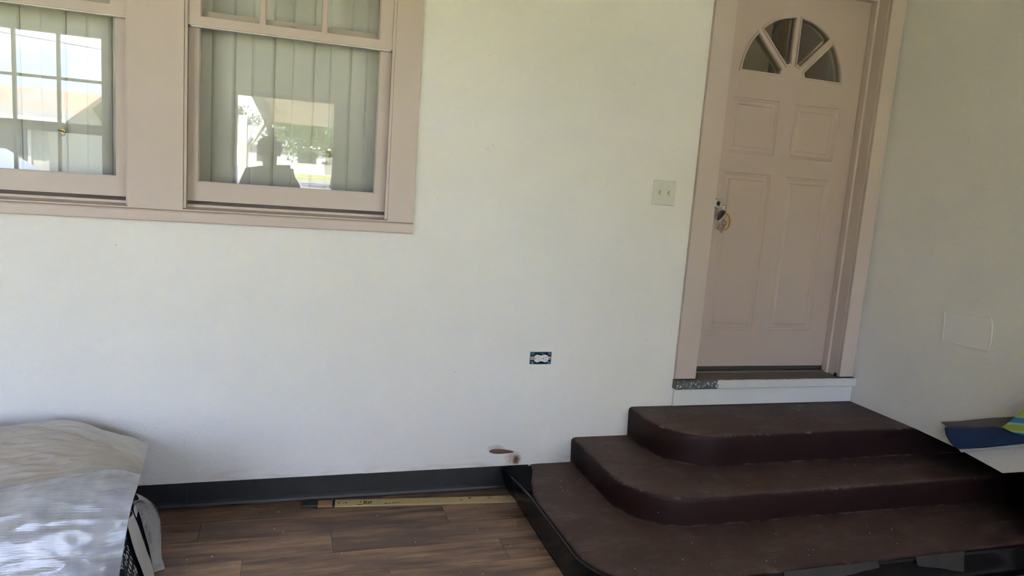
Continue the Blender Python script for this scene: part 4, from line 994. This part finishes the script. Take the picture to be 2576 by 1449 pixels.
# carport with slatted ceiling, posts and brace
cp = empty('carport', (2.2, -9.0, 0)); tag(cp, 'open carport with a beige slatted ceiling, reflected in the right window', 'carport')
for i in range(24):
    y = -4.6-0.38*i; box('ceiling_slat', 'carport_beige', cp, -2.6, 3.4, y+9.0-0.335, y+9.0, 2.36, 2.40, 0.004)
box('roof_sheet', 'siding_white', cp, -2.7, 3.5, -4.75, 4.5, 2.43, 2.47)
for x in (-2.6, 0.35, 3.3): box('beam', 'timber_dark' if x < -2 else 'timber_white', cp, x-0.05, x+0.05, -4.7, 4.45, 2.22, 2.358)
for x, y, m_ in ((-2.56, -4.5, 'timber_dark'), (3.3, -4.5, 'timber_white'), (3.3, 4.3, 'timber_white'), (-2.95, -1.2, 'timber_white')):
    box('post', m_, cp, x-0.07, x+0.07, y-0.07, y+0.07, gz(y-9)+0.0, 2.22, 0.006)
link('brace', tube_mesh([(-2.95, -1.2, 1.55), (-2.58, -1.9, 2.24)], 0.05, 4), 'timber_white', cp)

def house(name, label, x0, x1, y0, y1, h, ridge, wall, roof, wins=(), gable='x', doorx=None):
    z0 = gz(y1)-0.05
    e = empty(name, ((x0+x1)/2, (y0+y1)/2, z0)); tag(e, label, 'house'); cx, cy = e.location.x, e.location.y
    box('walls', wall, e, x0-cx, x1-cx, y0-cy, y1-cy, 0, h)
    ov = 0.45
    if gable == 'x':   # ridge along x
        pr = [(y0-cy-ov, h-0.05), (0, ridge), (y1-cy+ov, h-0.05), (y1-cy+ov, h-0.17), (0, ridge-0.14), (y0-cy-ov, h-0.17)]
        link('roof', loft([[(x, y, z) for y, z in pr] for x in (x0-cx-ov, x1-cx+ov)], True, True), roof, e)
        link('gable_wall', loft([[(x, y, z) for y, z in ((y0-cy, h), (y1-cy, h), (0, ridge-0.16))] for x in (x0-cx+0.02, x1-cx-0.02)], True, True), wall, e)
        link('fascia', loft([[(x, y1-cy+ov+d, z) for d, z in ((0, h-0.2), (0.03, h-0.2), (0.03, h), (0, h))] for x in (x0-cx-ov, x1-cx+ov)], True, True), 'siding_white', e)
    else:
        pr = [(x0-cx-ov, h-0.05), (0, ridge), (x1-cx+ov, h-0.05), (x1-cx+ov, h-0.17), (0, ridge-0.14), (x0-cx-ov, h-0.17)]
        link('roof', loft([[(x, y, z) for x, z in pr] for y in (y0-cy-ov, y1-cy+ov)], True, True), roof, e)
        link('gable_wall', loft([[(x, y, z) for x, z in ((x0-cx, h), (x1-cx, h), (0, ridge-0.16))] for y in (y0-cy+0.02, y1-cy-0.02)], True, True), wall, e)
    for wx, wz, ww, wh in wins:
        w = box('window', 'siding_white', e, wx-ww/2-cx-0.06, wx+ww/2-cx+0.06, y1-cy, y1-cy+0.05, wz-0.06, wz+wh+0.06)
        box('pane', 'glass_far', w, wx-ww/2-cx, wx+ww/2-cx, y1-cy+0.051, y1-cy+0.06, wz, wz+wh)
    if doorx is not None: box('front_door', 'roof_grey', e, doorx-0.45-cx, doorx+0.45-cx, y1-cy, y1-cy+0.05, 0.2, 2.2)
    return e
house('white_house', 'long white house across the street, reflected in the right window', -4.5, 6.5, -74, -64, 2.5, 4.2, 'siding_white', 'roof_grey', ((-2.2, 0.9, 0.9, 1.1), (1.6, 1.0, 1.6, 1.0), (5.0, 0.9, 0.9, 1.1)), 'x', 3.6)
house('gabled_house', 'white gabled house, reflected in the right window left of the post', -9.5, -3.2, -62, -55, 2.4, 4.0, 'siding_white', 'siding_white', ((-4.6, 0.9, 1.0, 1.1), (-7.6, 0.9, 1.0, 1.1)), 'y')
house('grey_house', 'grey neighbouring house with rusty roof, reflected in the left window', -15.5, -5.1, -21.5, -15.5, 2.15, 3.0, 'siding_grey', 'roof_rust', ((-6.0, 1.0, 1.0, 0.9), (-8.5, 1.0, 1.2, 0.9), (-11.0, 1.0, 1.2, 0.9)), 'x')
# parked car in the side yard
cr_ = empty('parked_car', (-5.9, -11.8, gz(-11.8))); tag(cr_, 'pale blue parked car, reflected low in the left window', 'car')
prof = [(-2.1, 0.35), (-2.1, 0.80), (-1.2, 0.95), (-0.6, 1.42), (0.9, 1.45), (1.6, 1.0), (2.15, 0.92), (2.15, 0.35)]
link('body', loft([[(x, y, z if z < 0.99 or abs(y) < 0.85 else z-0.06) for x, z in prof] for y in (-0.86, -0.8, 0.8, 0.86)], True, True), 'car_white', cr_)
link('side_glass', plate_mesh([[(-1.05, 0.98), (-0.55, 1.36), (0.85, 1.38), (1.4, 1.02)]], 0.861, 0.875), 'glass_far', cr_)
for x in (-1.35, 1.4):
    for y in (-0.8, 0.8): cyl('wheel', 'tyre', cr_, (x, y, 0.33), (0, 1, 0), 0.33, 0.2, 24, bev=0.03)

def tree(name, label, x, y, trunk_h, cr_r, cr_h, nleaf, seed, lean=0.3):
    e = empty(name, (x, y, gz(y))); tag(e, label, 'tree')
    r = random.Random(seed)
    P = [(0, 0, -0.1), (0.05*lean, 0, trunk_h*0.5), (0.2*lean, 0, trunk_h), (0.1, 0.1, trunk_h+cr_h*0.6)]
    link('trunk', tube_mesh(P, 0.3, 10, radii=[0.42, 0.32, 0.26, 0.08]), 'bark', e)
    for k in range(5):
        a = k*1.3; link('branch', tube_mesh([(0.1, 0, trunk_h*0.9), (math.cos(a)*cr_r*0.4, math.sin(a)*cr_r*0.4, trunk_h+cr_h*0.3), (math.cos(a)*cr_r*0.75, math.sin(a)*cr_r*0.75, trunk_h+cr_h*0.45)], 0.1, 6, radii=[0.16, 0.1, 0.04]), 'bark', e)
    bm = bmesh.new(); cl = [(r.uniform(-1, 1)*cr_r*0.75, r.uniform(-1, 1)*cr_r*0.6, trunk_h+cr_h*(0.15+0.75*r.random()), r.uniform(0.35, 0.6)*cr_r) for _ in range(16)]
    for _ in range(nleaf):
        c = r.choice(cl); d = Vector((r.gauss(0, 1), r.gauss(0, 1), r.gauss(0, 0.8))).normalized()*c[3]*r.uniform(0.6, 1.0)
        q = Vector(c[:3])+d; s = r.uniform(0.08, 0.17); a = Vector((r.gauss(0, 1), r.gauss(0, 1), r.gauss(0, 1))).normalized(); b_ = a.orthogonal().normalized()
        bm.faces.new([bm.verts.new(q+a*s), bm.verts.new(q+b_*s*0.5), bm.verts.new(q-a*s), bm.verts.new(q-b_*s*0.5)])
    o = link('foliage', bm_mesh(bm, 'foliage'), 'leaf', e); o['kind'] = 'stuff'
tree('shade_tree', 'broad green shade tree on the lawn, reflected in the right window', 2.5, -36, 2.0, 3.0, 2.6, 9000, 5)
tree('yard_tree', 'green tree at the left edge of the left window reflection', -14.2, -30, 2.6, 2.6, 3.6, 5000, 9)
tree('far_tree', 'tall far tree behind the white house', -6.0, -88, 3.0, 3.5, 4.0, 4000, 12)
bn = empty('waste_bin', (-2.05, -31, gz(-31))); tag(bn, 'blue wheeled waste bin, reflected beside the person in the right window', 'bin')
link('bin_body', loft([[(sx*a, sy*a, z) for sx, sy in ((-1, -1), (1, -1), (1, 1), (-1, 1))] for a, z in ((0.24, 0.05), (0.31, 0.98))], True, True), 'bin_blue', bn)
link('lid', loft([[(sx*a, sy*a, z) for sx, sy in ((-1, -1), (1, -1), (1, 1), (-1, 1))] for a, z in ((0.33, 0.985), (0.33, 1.03), (0.24, 1.10))], True, True), 'bin_blue', bn)
for sx in (-0.25, 0.25): cyl('wheel', 'tyre', bn, (sx, -0.26, 0.1), (1, 0, 0), 0.1, 0.05, 16)
def wire(a, b_, sag, label):
    P = [Vector(a).lerp(Vector(b_), t) - Vector((0, 0, sag*4*t*(1-t))) for t in np.linspace(0, 1, 14)]
    o = link('power_line', tube_mesh(P, 0.012, 5), 'dark'); tag(o, label, 'cable')
wire((-30, -34, 11.5), (9, -22, 5.6), 0.6, 'upper power line crossing the reflected sky'); wire((-30, -26, 7.4), (9, -24, 4.2), 0.6, 'lower power line crossing the reflected sky')
